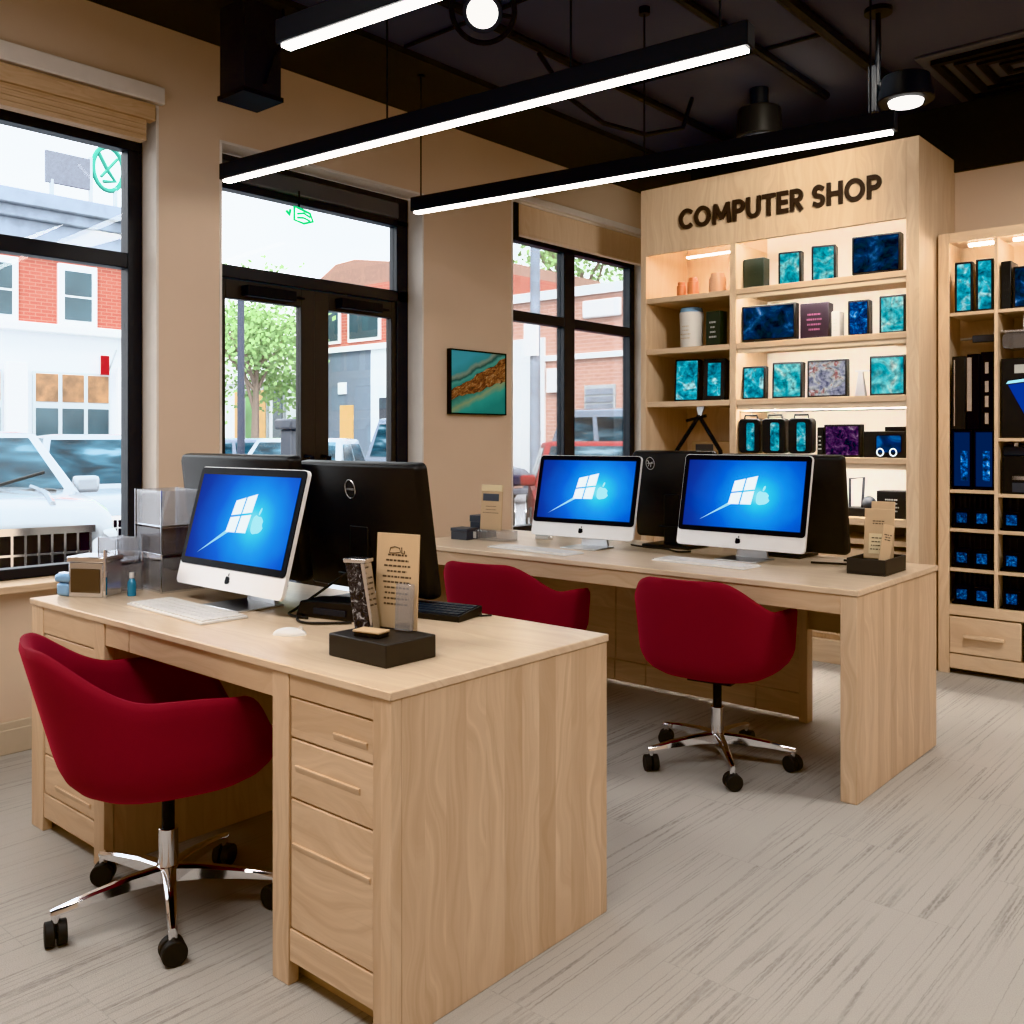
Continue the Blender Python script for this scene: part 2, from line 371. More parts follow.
# air diffuser let into the ceiling by the back wall
vt = thing('ceiling_vent', 'square dark grey air diffuser in the ceiling above the right-hand shelving', 'vent', (-1.15, 5.3, 3.2))
obj('frame', MB().box(-1.62, -.68, 4.95, 5.75, 3.185, 3.2), 'vent_grey', vt, .004)
for k in range(4):
    a = .06 + k*.085
    b = MB()
    for (x0, x1, y0, y1) in ((-1.62+a, -.68-a, 4.95+a, 4.985+a), (-1.62+a, -.68-a, 5.715-a, 5.75-a), (-1.62+a, -1.585+a, 4.985+a, 5.715-a), (-.715-a, -.68-a, 4.985+a, 5.715-a)):
        b.box(x0, x1, y0, y1, 3.16 + .004*k, 3.185)
    obj('louvre_ring', b, 'black_metal', vt)

# ================================================================== LIGHTS ON THE CEILING
def pendant(label, a, b, cables, z=2.45):
    a, b = Vector((*a, z)), Vector((*b, z)); L = (b-a).length; ang = math.atan2(b.y-a.y, b.x-a.x)
    t = thing('linear_pendant_light', label, 'lamp', (a.x, a.y, z), ang, 'black linear pendant lights')
    obj('housing', MB().box(0, L, -.03, .03, .012, .085), 'black_metal', t, .004, world=False)
    obj('diffuser', MB().box(.015, L-.015, -.018, .018, .002, .012), 'led', t, 0, world=False)
    for c in cables:
        k = MB().cyl((c*L, 0, .085), (c*L, 0, 3.2-z-.012), .004, n=8).cyl((c*L, 0, 3.2-z-.03), (c*L, 0, 3.2-z), .025, n=16)
        obj('suspension_cable', k, 'black_metal', t, 0, world=False)
    return t
pendant('black linear pendant light nearest the camera, cut off by the top of the picture', (-2.41, 1.712), (.1, 1.99), (.08, .5, .92))
pendant('black linear pendant light in the middle, running from the window wall over the front desk', (-3.87, 2.43), (-1.34, 2.64), (.405, .745, .96))
pendant('black linear pendant light farthest back, just in front of the shop sign', (-3.66, 3.42), (-1.285, 3.724), (.02, .555, .96))

def conduit(label, pts, r=.013):
    tag(obj('ceiling_conduit', MB().tube(pts, r), 'black_metal'), label, 'pipe', 'conduits on the ceiling')
conduit('black conduit along the ceiling above the front desk, leftmost of the long ones', [(-2.92, -1.9, 3.165), (-2.92, 5.7, 3.165)], .022)
conduit('black conduit along the ceiling, middle of the three long ones', [(-2.14, -1.9, 3.17), (-2.14, 5.1, 3.17)], .022)
conduit('black conduit along the ceiling leading to the drum spotlight, rightmost of the long ones', [(-1.80, -1.9, 3.17), (-1.80, 5.1, 3.17)], .03)
conduit('short thin conduit crossing the ceiling near the round spotlight', [(-3.44, 3.16, 3.19), (-2.16, 3.16, 3.19)], .009)
conduit('thin conduit crossing the ceiling behind the middle pendant light', [(-2.92, 4.3, 3.19), (-1.80, 4.36, 3.19)], .009)
conduit('loose black cable sagging under the ceiling in front of the shop sign', [(-2.92, 3.55, 3.14), (-2.9, 3.75, 2.98), (-2.86, 4.0, 2.9), (-2.8, 4.3, 2.9), (-2.75, 4.6, 3.0), (-2.75, 4.7, 3.19)], .012)
# round spotlight
s1 = thing('ceiling_spotlight', 'round black spotlight with a glowing white lens near the top edge', 'lamp', (-2.54, 2.72, 3.2))
axis = Vector((.42, -.6, -.68)).normalized(); c = Vector((-2.54, 2.74, 2.95))
obj('canopy', MB().cyl((-2.62, 2.86, 3.155), (-2.62, 2.86, 3.2), .07), 'black_metal', s1)
obj('stem', MB().cyl((-2.62, 2.86, 3.16), c - axis*.1, .014), 'black_metal', s1)
obj('housing', MB().cyl(c - axis*.17, c, .055, .08, 28), 'grey_metal', s1)
obj('lens', MB().cyl(c, c + axis*.01, .062, .058, 28), 'spot', s1)
u = axis.orthogonal().normalized(); w = axis.cross(u)
obj('cable_loop', MB().tube([c - axis*.02 + (u*math.cos(i*PI/16) + w*math.sin(i*PI/16))*.125 for i in range(32)], .011, closed=True), 'black_metal', s1)
obj('yoke', MB().tube([c - axis*.02 + u*.12, c - axis*.02 + u*.06], .009).tube([c - axis*.02 - u*.12, c - axis*.02 - u*.06], .009), 'black_metal', s1)
s2 = thing('ceiling_spotlight', 'black drum spotlight on a thin rod beside the top of the display cabinet', 'lamp', (-1.54, 4.35, 3.2))
obj('canopy', MB().cyl((-1.56, 4.29, 3.18), (-1.56, 4.29, 3.2), .06), 'black_metal', s2)
obj('stem', MB().cyl((-1.56, 4.29, 2.86), (-1.56, 4.29, 3.19), .012), 'black_metal', s2)
obj('bracket', MB().box(-1.60, -1.56, 4.27, 4.31, 2.74, 2.95), 'black_metal', s2, .004)
obj('housing', MB().cyl((-1.45, 4.32, 2.77), (-1.45, 4.32, 2.88), .12, .10, 28).cyl((-1.56, 4.29, 2.86), (-1.45, 4.32, 2.86), .02), 'black_metal', s2, .006)
obj('lens', MB().cyl((-1.45, 4.32, 2.755), (-1.45, 4.32, 2.77), .07, .075, 28), 'spot', s2)
s3 = thing('ceiling_speaker', 'black drum speaker on the ceiling above the shop sign', 'speaker', (-2.41, 4.84, 3.2))
obj('mount', MB().cyl((-2.41, 4.84, 3.08), (-2.41, 4.84, 3.2), .05), 'black_metal', s3)
obj('housing', MB().cyl((-2.41, 4.84, 2.93), (-2.41, 4.84, 3.09), .125, .115, 28), 'black_satin', s3, .008)
obj('grille', MB().cyl((-2.41, 4.84, 2.918), (-2.41, 4.84, 2.93), .105, .11, 28), 'grey_metal', s3)
hd = thing('hanging_duct', 'square dark metal duct hanging from the ceiling beside the entrance door', 'duct', (-3.63, 2.41, 3.2))
obj('shaft', MB().box(-3.725, -3.535, 2.315, 2.505, 2.785, 3.2), 'grey_metal', hd, .004)
obj('rim', MB().box(-3.732, -3.528, 2.308, 2.512, 2.765, 2.785), 'black_metal', hd)
obj('cord', MB().tube([(-3.52, 2.5, 3.19), (-3.5, 2.5, 3.05), (-3.525, 2.46, 2.95), (-3.52, 2.41, 2.82)], .007), 'black_metal', hd)

# ================================================================== BLINDS, PICTURE, SMALL SIGN
bl = thing('window_blind', 'raised brown wooden blind at the top of the left-hand window', 'blind', (-4.06, 1.2, 2.8))
obj('valance', MB().box(-4.10, -4.045, .27, 2.19, 2.715, 2.788), 'blind', bl, .004)
k = MB()
for i in range(8): k.box(-4.11, -4.055 - .002*(i % 2), .3, 2.15, 2.62 + i*.0118, 2.6305 + i*.0118)
obj('slat_stack', k, 'blind', bl)
b2 = thing('window_blind', 'rolled pale wood blind at the top of the window beside the cabinet', 'blind', (-4.06, 5.5, 2.84))
obj('shade', MB().box(-4.115, -4.09, 4.76, 6.29, 2.635, 2.828), 'blind2', b2, .004)
obj('bottom_rail', MB().box(-4.125, -4.08, 4.76, 6.29, 2.62, 2.64), 'blind2', b2, .004)
obj('end_bracket', MB().box(-4.13, -4.07, 4.70, 4.745, 2.58, 2.826), 'black_metal', b2, .004)
pc = thing('framed_picture', 'small teal and rust picture in a black frame on the beige wall', 'picture', (XL, 4.34, 1.6235))
obj('frame', MB().box(XL, XL+.032, 4.085, 4.595, 1.425, 1.434).box(XL, XL+.032, 4.085, 4.595, 1.813, 1.822).box(XL, XL+.032, 4.085, 4.094, 1.434, 1.813).box(XL, XL+.032, 4.586, 4.595, 1.434, 1.813), 'black_metal', pc)
obj('canvas', B(XL, XL+.028, 4.094, 4.586, 1.434, 1.813), 'art', pc)
M['neon'] = emit('green_neon_tube', (.02, .6, .2), 1.3)
ng = thing('hanging_sign', 'tiny green sign on a cord in the glass above the doors', 'sign', (-4.12, 3.0, 2.57))
obj('cord', MB().cyl((-4.12, 3.03, 2.48), (-4.12, 3.03, 2.575), .005, n=8), 'black_metal', ng)
obj('lettering', MB().tube([(-4.12, 3.0, 2.49), (-4.12, 3.03, 2.485), (-4.12, 3.1, 2.47), (-4.12, 3.12, 2.43), (-4.12, 3.06, 2.41), (-4.12, 3.0, 2.42)], .007, closed=True).tube([(-4.12, 3.02, 2.455), (-4.12, 3.06, 2.465), (-4.12, 3.1, 2.45)], .006).tube([(-4.12, 3.02, 2.435), (-4.12, 3.06, 2.44), (-4.12, 3.1, 2.43)], .006).tube([(-4.12, 2.95, 2.46), (-4.12, 2.97, 2.44), (-4.12, 2.975, 2.47)], .008), 'neon', ng)

# ================================================================== FRONT DESK
X0, X1, Y0, Y1, ZT = -3.272, -1.495, 1.332, 2.108, .75
dk = thing('office_desk', 'light wood pedestal desk in the foreground with drawers down its front', 'desk', (-2.37, 1.72, 0))
obj('desktop', B(X0-.004, X1+.004, Y0-.005, Y1+.004, .73, ZT), 'wood_top', dk, .003)
obj('side_panel', B(X1-.022, X1, Y0+.0302, Y1, 0, .7295), 'wood_z', dk, .002)
obj('side_panel', B(X0, X0+.022, Y0+.0302, Y1, 0, .7295), 'wood_z', dk, .002)
obj('side_panel', B(-1.912, -1.89, Y0+.0302, Y1-.02, 0, .7295), 'wood_z', dk, .002)
obj('side_panel', B(-2.79, -2.768, Y0+.0302, Y1-.02, 0, .7295), 'wood_z', dk, .002)
for a, b in ((-1.916, -1.852), (-1.553, X1), (X0, -3.185), (-2.83, -2.764)):
    obj('front_stile', B(a, b, Y0, Y0+.03, 0, .7295), 'wood_z', dk, .002)
obj('top_rail', B(-1.852, -1.553, Y0+.003, Y0+.03, .678, .7295), 'wood_x', dk, .002)
obj('bottom_rail', B(-1.852, -1.553, Y0+.003, Y0+.03, .058, .133), 'wood_x', dk, .002)
obj('top_rail', B(-3.185, -2.83, Y0+.003, Y0+.03, .645, .7295), 'wood_x', dk, .002)
obj('bottom_rail', B(-3.185, -2.83, Y0+.003, Y0+.03, .045, .122), 'wood_x', dk, .002)
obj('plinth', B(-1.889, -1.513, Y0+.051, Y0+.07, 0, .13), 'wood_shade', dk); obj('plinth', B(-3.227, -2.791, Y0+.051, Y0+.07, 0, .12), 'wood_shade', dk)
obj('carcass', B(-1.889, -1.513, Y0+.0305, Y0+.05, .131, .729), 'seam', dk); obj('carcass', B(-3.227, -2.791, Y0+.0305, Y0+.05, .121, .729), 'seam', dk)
def drawer(x0, x1, z0, z1, groove, notch=None):
    d = obj('drawer', B(x0+.002, x1-.002, Y0+.005, Y0+.03, z0, z1), 'wood_x', dk, .004)
    h = MB()
    zc = groove
    a, b = (x0+.02, x1-.02) if notch is None else notch
    h.prism([(Y0+.006, zc-.016), (Y0+.0, zc-.002), (Y0+.0, zc+.002), (Y0+.006, zc+.003)], a, b, 'x')
    obj('finger_pull', h, 'wood_x', d, .001)
drawer(-1.852, -1.553, .582, .675, .622, (-1.69, -1.575))
drawer(-1.852, -1.553, .441, .579, .518, (-1.83, -1.60))
drawer(-1.852, -1.553, .136, .438, .335, (-1.84, -1.565))
drawer(-3.185, -2.83, .5, .642, .59, (-3.17, -2.86))
drawer(-3.185, -2.83, .346, .497, .41, (-3.12, -2.9))
drawer(-3.185, -2.83, .253, .343, .285, (-3.14, -2.84))
drawer(-3.185, -2.83, .125, .25, .165, (-3.1, -2.86))
for a, b in ((-2.764, -2.622), (-2.619, -1.916)): obj('apron', B(a, b, Y0+.004, Y0+.026, .664, .7295), 'wood_x', dk, .002)
obj('modesty_panel', B(-2.768, -1.912, 2.0, 2.02, .06, .7295), 'wood_x', dk, .002)
obj('back_panel', B(-1.89, X1-.0222, Y1-.022, Y1-.002, 0, .7295), 'wood_z', dk); obj('back_panel', B(X0+.0222, -2.79, Y1-.022, Y1-.002, 0, .7295), 'wood_z', dk)

# ================================================================== REAR DESK
x0, x1, y0, y1 = -3.62, -1.268, 3.285, 4.15
d2 = thing('office_desk', 'long light wood desk in the middle of the room with open leg panels', 'desk', (-2.35, 3.72, 0))
obj('desktop', B(x0-.006, x1+.006, y0-.008, y1+.006, .728, .75), 'wood_top', d2, .003)
obj('leg_panel', B(x1-.06, x1, y0, y1, 0, .7275), 'wood_z', d2, .003)
obj('leg_panel', B(x0, x0+.06, y0, y1, 0, .7275), 'wood_z', d2, .003)
obj('apron', B(x0+.06, x1-.06, y0+.002, y0+.024, .658, .7275), 'wood_x', d2, .002)
for a, b in ((-3.56, -2.853), (-2.85, -2.662), (-2.659, -2.056), (-2.053, -1.84)):
    obj('back_panel', B(a, b, 4.1, 4.12, .128, .7275), 'wood_x', d2, .002)
    obj('plinth', B(a, b, 4.09, 4.12, .02, .125), 'wood_x', d2, .003)
obj('post', B(-1.84, -1.80, 4.08, 4.14, 0, .7275), 'wood_z', d2, .003)
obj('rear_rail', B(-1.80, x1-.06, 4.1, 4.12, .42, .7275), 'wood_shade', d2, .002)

# ================================================================== CHAIRS
def lerp(a, b, t): return a + (b-a)*t
def sm(a, b, x):
    t = max(0, min(1, (x-a)/(b-a))); return t*t*(3-2*t)
def rim_z(ph):       # ph: degrees from the back (0) round to the front (180)
    p = abs(ph)
    z = lerp(.76, .63, sm(20, 80, p))
    z = lerp(z, .615, sm(80, 114, p)); z = lerp(z, .445, sm(112, 148, p)); return z
def plan(ph, grow=0.0):
    t = R(ph); c, s = math.cos(t), math.sin(t); e = 2/2.7
    a, b = .285 + grow, .285 + grow
    return (-b*math.copysign(abs(c)**e, c) , a*math.copysign(abs(s)**e, s))   # x: forward, y: sideways
def shell_bm():
    mb = MB(); N = 96; rings = []
    outer = [(.0, 0), (.3, .0), (.55, .006), (.72, .02), (.84, .042), (.92, .068), (.965, .096)]
    for prof in outer:
        rings.append([(*[q*prof[0] for q in plan(i*360/N)],   .352 + prof[1]*.9) for i in range(N)])
    def ring(t, inset):
        r = []
        for i in range(N):
            ph = i*360/N; ph = ph - 360 if ph > 180 else ph
            zr = rim_z(ph); z = lerp(.46, zr, t) if t >= 0 else .46
            lean = (zr - .46)*t*.25*max(0, math.cos(R(ph))) if abs(ph) < 90 else 0
            flare = .99 + .03*t
            x, y = plan(ph, -inset); r.append(((x*flare) - lean, y*flare, z))
        return r
    for t in (.0, .25, .5, .75, .93): rings.append(ring(t, 0))
    rings.append([(p[0], p[1], p[2]+.006) for p in ring(.985, .007)])
    rings.append([(p[0], p[1], p[2]+.007) for p in ring(.99, .018)])
    rings.append([(p[0], p[1], p[2]+.0) for p in ring(.975, .03)])
    for t in (.8, .5, .25): rings.append(ring(t, .034))
    rings.append([(p[0]*.97, p[1]*.97, .452) for p in ring(0, .04)])
    for k in (.8, .5, .2): rings.append([(p[0]*k, p[1]*k, .447) for p in ring(0, .04)])
    mb.loft(rings); return mb
def make_chair(label, loc, rz, base_rz):
    t = thing('swivel_chair', label, 'chair', loc, rz, 'red velvet swivel chairs')
    obj('seat_shell', shell_bm(), 'velvet', t, world=False, smooth=70)
    k = MB().box(-.09, .09, -.09, .09, .332, .352); obj('seat_plate', k, 'black_metal', t, .003, world=False)
    obj('gas_lift', MB().cyl((0, 0, .2), (0, 0, .34), .017), 'black_metal', t, world=False)
    obj('lift_sleeve', MB().cyl((0, 0, .115), (0, 0, .225), .026), 'chrome', t, .002, world=False)
    obj('hub', MB().cyl((0, 0, .085), (0, 0, .125), .036, .032), 'chrome', t, .003, world=False)
    for i in range(5):
        a = base_rz + i*2*PI/5; rm = Matrix.Rotation(a, 4, 'Z')
        rings = []
        for s, hw, zb, zt in ((.02, .022, .085, .125), (.1, .018, .088, .121), (.2, .014, .083, .108), (.285, .011, .076, .093), (.298, .008, .078, .09)):
            rings.append([(s, -hw, zb), (s, hw, zb), (s, hw*.9, zt-.006), (s, hw*.45, zt), (s, -hw*.45, zt), (s, -hw*.9, zt-.006)])
        lg = obj('base_leg', MB().loft(rings).rot(rm), 'chrome', t, world=False)
        cs = MB()
        sw = Matrix.Rotation(a + .7*(i-2), 4, 'Z'); cx, cy = .285*math.cos(a), .285*math.sin(a)
        tr = Matrix.Translation((cx, cy, 0))
        cs.cyl((0, -.026, .031), (0, -.003, .031), .031, n=24).cyl((0, .003, .031), (0, .026, .031), .031, n=24).box(-.012, .012, -.004, .004, .02, .06)
        cs.rot(tr @ sw); ca = obj('caster', cs, 'rubber', lg, .003, world=False)
        obj('caster_stem', MB().cyl((cx, cy, .05), (cx, cy, .08), .011), 'chrome', ca, world=False)
    return t
def chair_at(label, loc, rz, base):  # base: direction of one leg in world space
    return make_chair(label, loc, rz, base - rz)
chair_at('red velvet tub chair on chrome casters at the front desk, seen from its side', (-2.40, 1.335, 0), R(73), R(-27))
chair_at('red velvet tub chair at the right of the rear desk, whole chrome base in view', (-1.85, 3.356, 0), R(97), R(-50))
chair_at('red velvet tub chair at the rear desk, half hidden behind the front desk', (-2.74, 3.2, 0), R(99), R(-30))

# ================================================================== COMPUTERS AND MONITORS
def make_imac(label, loc, rz, w=.60, h=.40, tilt=-13, clipped=False):
    t = thing('desktop_computer', label, 'computer', loc, rz, 'silver all-in-one computers facing the camera')
    zb = .055; rot = (R(tilt), 0, 0); pl = (0, -.03, zb)
    hs = MB(); ring = rrect(-w/2, w/2, 0, h, .018)
    rings = [[(x, 0, z) for x, z in ring], [(x, .012, z) for x, z in ring]]
    for k, yy in ((.9, .02), (.6, .045), (.3, .055)):
        rings.append([(x*k, yy, (z-h*.5)*k + h*.5) for x, z in ring])
    hs.loft(rings); obj('housing', hs, 'imac', t, world=False, loc=pl, rot=rot, smooth=30)
    obj('bezel', MB().prism(rrect(-w/2+.003, w/2-.003, .066, h-.003, .016), -.003, .004), 'black_gloss', t, world=False, loc=pl, rot=rot)
    dz = .066 + (h-.066)/2 - .002
    tr = Matrix.Translation(pl) @ Matrix.Rotation(R(tilt), 4, 'X') @ Matrix.Translation((0, -.0042, dz))
    hw, hh = w/2-.026, (h-.066)/2-.024
    dp = obj('display', MB().box(-hw, hw, -.0006, .0006, -hh, hh), 'wallpaper', t, world=False, loc=tr.to_translation(), rot=rot)
    # four-pane window emblem and its companion marks on the wallpaper
    lg = MB(); cx, cz, s = .0, .012, .058
    for i in (0, 1):
        for j in (0, 1):
            xa, xb = cx + (i-1)*s + .003, cx + i*s - .003
            za, zb2 = cz + (j-1)*s + .003, cz + j*s - .003
            def q(x, z):  # slight perspective of the emblem
                return (x + .012*z/s, -.0016, z*(.93 + .22*(x+s)/(2*s)) + .006*x/s)
            lg.face([q(xa, za), q(xb, za), q(xb, zb2), q(xa, zb2)])
    obj('pane_emblem', lg, 'logo', dp, world=False)
    def apple(cx, cz, s, y):
        P = []
        for i in range(40):
            a = 2*PI*i/40; r = s*(1 - .1*math.cos(2*a) ) * (.93 + .07*math.cos(a*3 + .4))
            x, z = r*math.cos(a), r*1.02*math.sin(a)
            z -= .22*s*math.exp(-(x/(.28*s))**2)*(1 if z > 0 else -.45)
            d = math.hypot(x - 1.15*s, z - .12*s)
            if d < .46*s:
                kx, kz = (x-1.15*s)/d, (z-.12*s)/d; x, z = 1.15*s + kx*.46*s, .12*s + kz*.46*s
            P.append((cx+x*1.25, y, cz+z))
        return P
    ap = MB(); ap.face(apple(.098, -.014, .03, -.0014))
    ap.face([(.098+.004 + .012*math.cos(a)*.45 + .004*math.sin(a), -.0014, .028 + .012*math.sin(a)) for a in [2*PI*i/14 for i in range(14)]])
    obj('fruit_glow', ap, 'logo2', dp, world=False)
    st = MB(); st.face([(-.054, -.0012, -.034), (-.044, -.0012, -.044), (-.20, -.0012, -.122)])
    obj('light_streak', st, 'streak', dp, world=False)
    em = MB(); em.face(apple(0, .033, .0125, -.0012)); em.face([(.003 + .0045*math.cos(a)*.5, -.0012, .0505 + .005*math.sin(a)) for a in [2*PI*i/12 for i in range(12)]])
    obj('chin_emblem', em, 'black_gloss', t, world=False, loc=pl, rot=rot)
    sd = MB().prism([(.0, .0), (.0, .006), (.17, .006), (.17, .0)], -.1, .1, 'x')
    for v in sd.bm.verts: v.co.y += -.05
    obj('foot', sd, 'alu', t, .002, world=False)
    obj('neck', MB().loft([[(-.075, .10, .006), (.075, .10, .006), (.075, .115, .006), (-.075, .115, .006)], [(-.06, .10, .12), (.06, .10, .12), (.06, .112, .12), (-.06, .112, .12)], [(-.05, .055, .24), (.05, .055, .24), (.05, .075, .24), (-.05, .075, .24)]]), 'alu', t, world=False)
    return t
make_imac('silver all-in-one computer with a lit blue screen on the front desk', (-2.612, 1.672, .75), R(0), .585, .392, -15)
make_imac('silver all-in-one computer, left one of the two lit on the rear desk', (-2.735, 3.66, .75), R(4), .575, .40, -13)
make_imac('silver all-in-one computer, right one of the two lit on the rear desk', (-1.953, 3.745, .75), R(-1), .61, .41, -12)

def make_monitor(label, loc, w=.62, h=.42, zb=.04, tilt=8, rz=0, mark=(0, .72), markstyle=0, taper=.0):
    """black screen facing away from the camera (+Y); its back shows"""
    t = thing('monitor', label, 'monitor', loc, rz, 'black monitors facing away')
    rot = (R(tilt), 0, 0); pl = (0, 0, zb)
    ring = rrect(-w/2, w/2, 0, h, .02); rings = []
    for k, yy in ((.955, -.03), (.985, -.022), (1.0, -.008), (1.0, .012)):
        rings.append([((x*(k)), yy, (z-h*.5)*k + h*.5) for x, z in ring])
    obj('housing', MB().loft(rings), 'black_satin', t, world=False, loc=pl, rot=rot, smooth=50)
    obj('screen', MB().prism(rrect(-w/2+.012, w/2-.012, .012, h-.012, .008), .0115, .014), 'black_gloss', t, world=False, loc=pl, rot=rot)
    mx, mz = mark[0], h*mark[1]
    ri = MB().tube([(mx + .024*math.cos(a), -.031, mz + .03*math.sin(a)) for a in [2*PI*i/28 for i in range(28)]], .0018, 6, True)
    em = obj('maker_ring', ri, 'alu', t, world=False, loc=pl, rot=rot)
    b = MB()
    if markstyle == 0:
        for i in range(4): b.box(mx-.018+i*.0095, mx-.0105+i*.0095, -.0325, -.0305, mz-.0035, mz+.0035)
    else:
        b.tube([(mx-.014, -.0315, mz+.016), (mx-.004, -.0315, mz-.0), (mx-.012, -.0315, mz-.014)], .0016, 6).tube([(mx+.002, -.0315, mz-.018), (mx+.006, -.0315, mz+.004), (mx+.014, -.0315, mz+.008)], .0016, 6).tube([(mx-.018, -.0315, mz), (mx+.018, -.0315, mz+.002)], .0016, 6)
    obj('maker_mark', b, 'alu', em, world=False)
    obj('neck', MB().box(-.045, .045, -.065, -.035, .012, zb+h*.5).box(-.03, .03, -.05, -.0, zb+h*.42, zb+h*.5), 'black_satin', t, .004, world=False)
    obj('foot', MB().box(-.13, .13, -.13, .07, 0, .014), 'black_satin', t, .004, world=False)
    obj('cable_clip', MB().tube([(-.05, -.07, .1), (-.05, -.10, .1), (.05, -.10, .1), (.05, -.07, .1)], .006), 'black_satin', t, world=False)
    return t
make_monitor('wide black monitor seen from behind on the front desk, left of its twin', (-2.945, 1.955, .75), .70, .425, .05, 7, mark=(0, .3))
make_monitor('wide black monitor seen from behind on the front desk, ring emblem on its back', (-2.36, 2.03, .75), .60, .42, .04, 9, mark=(-.02, .8))
make_monitor('black monitor seen from behind between the two silver computers on the rear desk', (-2.45, 4.06, .75), .46, .43, .04, 6, mark=(-.12, .86), markstyle=1)
make_monitor('black monitor at the far right of the rear desk, mostly hidden behind a silver computer', (-1.91, 4.09, .75), .60, .44, .02, 8, mark=(-.1, .3))

# ------------------------------------------------------------------ keyboards, mouse
def keyboard(label, loc, rz, w, d, base, keys, rows=5, cols=15, th=.008, rise=.0):
    t = thing('keyboard', label, 'keyboard', loc, rz)
    obj('base', MB().prism([(-d/2, 0), (d/2, 0), (d/2, th+rise), (-d/2, th)], -w/2, w/2, 'x'), base, t, .002, world=False)
    k = MB(); kw = (w-.016)/cols; kd = (d-.014)/rows
    for r in range(rows):
        c = 0
        while c < cols:
            n = 5 if (r == 0 and c == 4) else 1
            y = -d/2+.007+r*kd; zz = th + rise*(y+d/2)/d
            k.box(-w/2+.008+c*kw+.001, -w/2+.008+(c+n)*kw-.001, y+.001, y+kd-.001, zz-.001, zz+.0035); c += n
    obj('keys', k, keys, t, world=False)
    return t
keyboard('slim white keyboard on the front desk before the silver computer', (-2.66, 1.535, .75), R(-2.5), .47, .15, 'white_pl', 'key_white')
keyboard('thick black keyboard lying on the front desk behind the display stand', (-2.085, 1.985, .75), R(12), .34, .13, 'black_satin', 'key_dark', 5, 16, .018, .012)
keyboard('slim white keyboard before the left silver computer on the rear desk', (-2.86, 3.445, .75), R(-3), .50, .13, 'white_pl', 'key_white', th=.007)
keyboard('slim white keyboard before the right silver computer on the rear desk', (-2.02, 3.56, .75), R(-3), .45, .14, 'white_pl', 'key_white', th=.007)
ms = thing('mouse', 'white computer mouse on the front desk', 'mouse', (-2.135, 1.54, .75), R(35))
b = MB().sphere((0, 0, 0), 1, .047, .027, .02, 24, 14)
for v in b.bm.verts: v.co.z = max(0, v.co.z)
obj('shell', b, 'white_pl', ms, world=False, smooth=60)
obj('scroll_wheel', MB().cyl((.03, -.003, .017), (.03, .003, .017), .006), 'key_white', ms, world=False)

# ------------------------------------------------------------------ acrylic holders and boxes on the desks
def textlines(cx, z0, z1, w, rows, y, seed, h=.004):
    rnd = random.Random(seed); b = MB()
    for r in range(rows):
        z = lerp(z1, z0, (r+.5)/rows); ln = w*rnd.uniform(.5, 1); x = cx - ln/2
        while x < cx + ln/2:
            s = rnd.uniform(.004, .012); b.box(x, min(x+s, cx+ln/2), y-.0006, y, z-h/2, z+h/2); x += s + rnd.uniform(.002, .004)
    return b
# front desk display stand
st = thing('display_stand', 'black block stand with a tall tan card, on the front desk by the corner', 'stand', (-1.755, 1.535, .75), R(0))
obj('base', MB().box(-.105, .105, -.08, .08, 0, .055), 'charcoal', st, .003, world=False)
cd = obj('card', MB().box(-.066, .066, -.002, .002, .057, .292), 'kraft', st, .001, world=False, loc=(-.015, .055, 0), rot=(R(-3), 0, R(10)))
obj('printed_text', textlines(0, .11, .245, .095, 10, -.002, 3, .0045), 'ink', cd, world=False)
obj('printed_mark', MB().tube([(-.025, -.003, .243), (-.022, -.003, .256), (-.008, -.003, .259), (.006, -.003, .256), (.01, -.003, .246), (-.008, -.003, .243)], .001, 5, True).tube([(.013, -.003, .258), (.014, -.003, .243), (.022, -.003, .243), (.022, -.003, .25)], .001, 5), 'ink', cd, world=False)
obj('clear_pocket', MB().box(.012, .058, -.02, -.004, .057, .17), 'acrylic', cd, .001, world=False)
tr = thing('glass_award', 'tilted marbled black award standing on the front display stand', 'award', (-1.825, 1.545, .805), R(20))
b = MB().loft([[(-.022, -.02, 0), (.022, -.02, 0), (.022, .02, 0), (-.022, .02, 0)], [(-.05, -.02, .165), (-.008, -.02, .165), (-.008, .02, .165), (-.05, .02, .165)]])
mm, nt, out = _new('marbled_black_glass'); g = G(nt)
f = g.noise(g.n('ShaderNodeTexCoord').outputs['Object'], 55, 5, .7, 1.2)
g.bsdf(out, g.ramp(f, [(.42, (.012, .012, .014)), (.56, (.07, .07, .08)), (.66, (.5, .5, .52))]), .15); M['marble'] = mm
obj('pillar', b, 'marble', tr, .003, world=False)
obj('silver_edge', MB().loft([[(.0225, -.018, 0), (.03, -.018, 0), (.03, .018, 0), (.0225, .018, 0)], [(-.0075, -.018, .165), (.004, -.018, .165), (.004, .018, .165), (-.0075, .018, .165)]]), 'silver', tr, .001, world=False)
obj('cap', MB().box(-.054, .008, -.022, .022, .1655, .176), 'silver', tr, .002, world=False)
pb = thing('paper_block', 'small pale paper block lying on the front display stand', 'paper', (-1.745, 1.50, .805), R(12))
obj('block', MB().box(-.045, .03, -.02, .02, 0, .01), 'black_satin', pb, .002, world=False); obj('sheet', MB().box(-.047, .032, -.022, .022, .0101, .016), 'kraft', pb, .002, world=False)
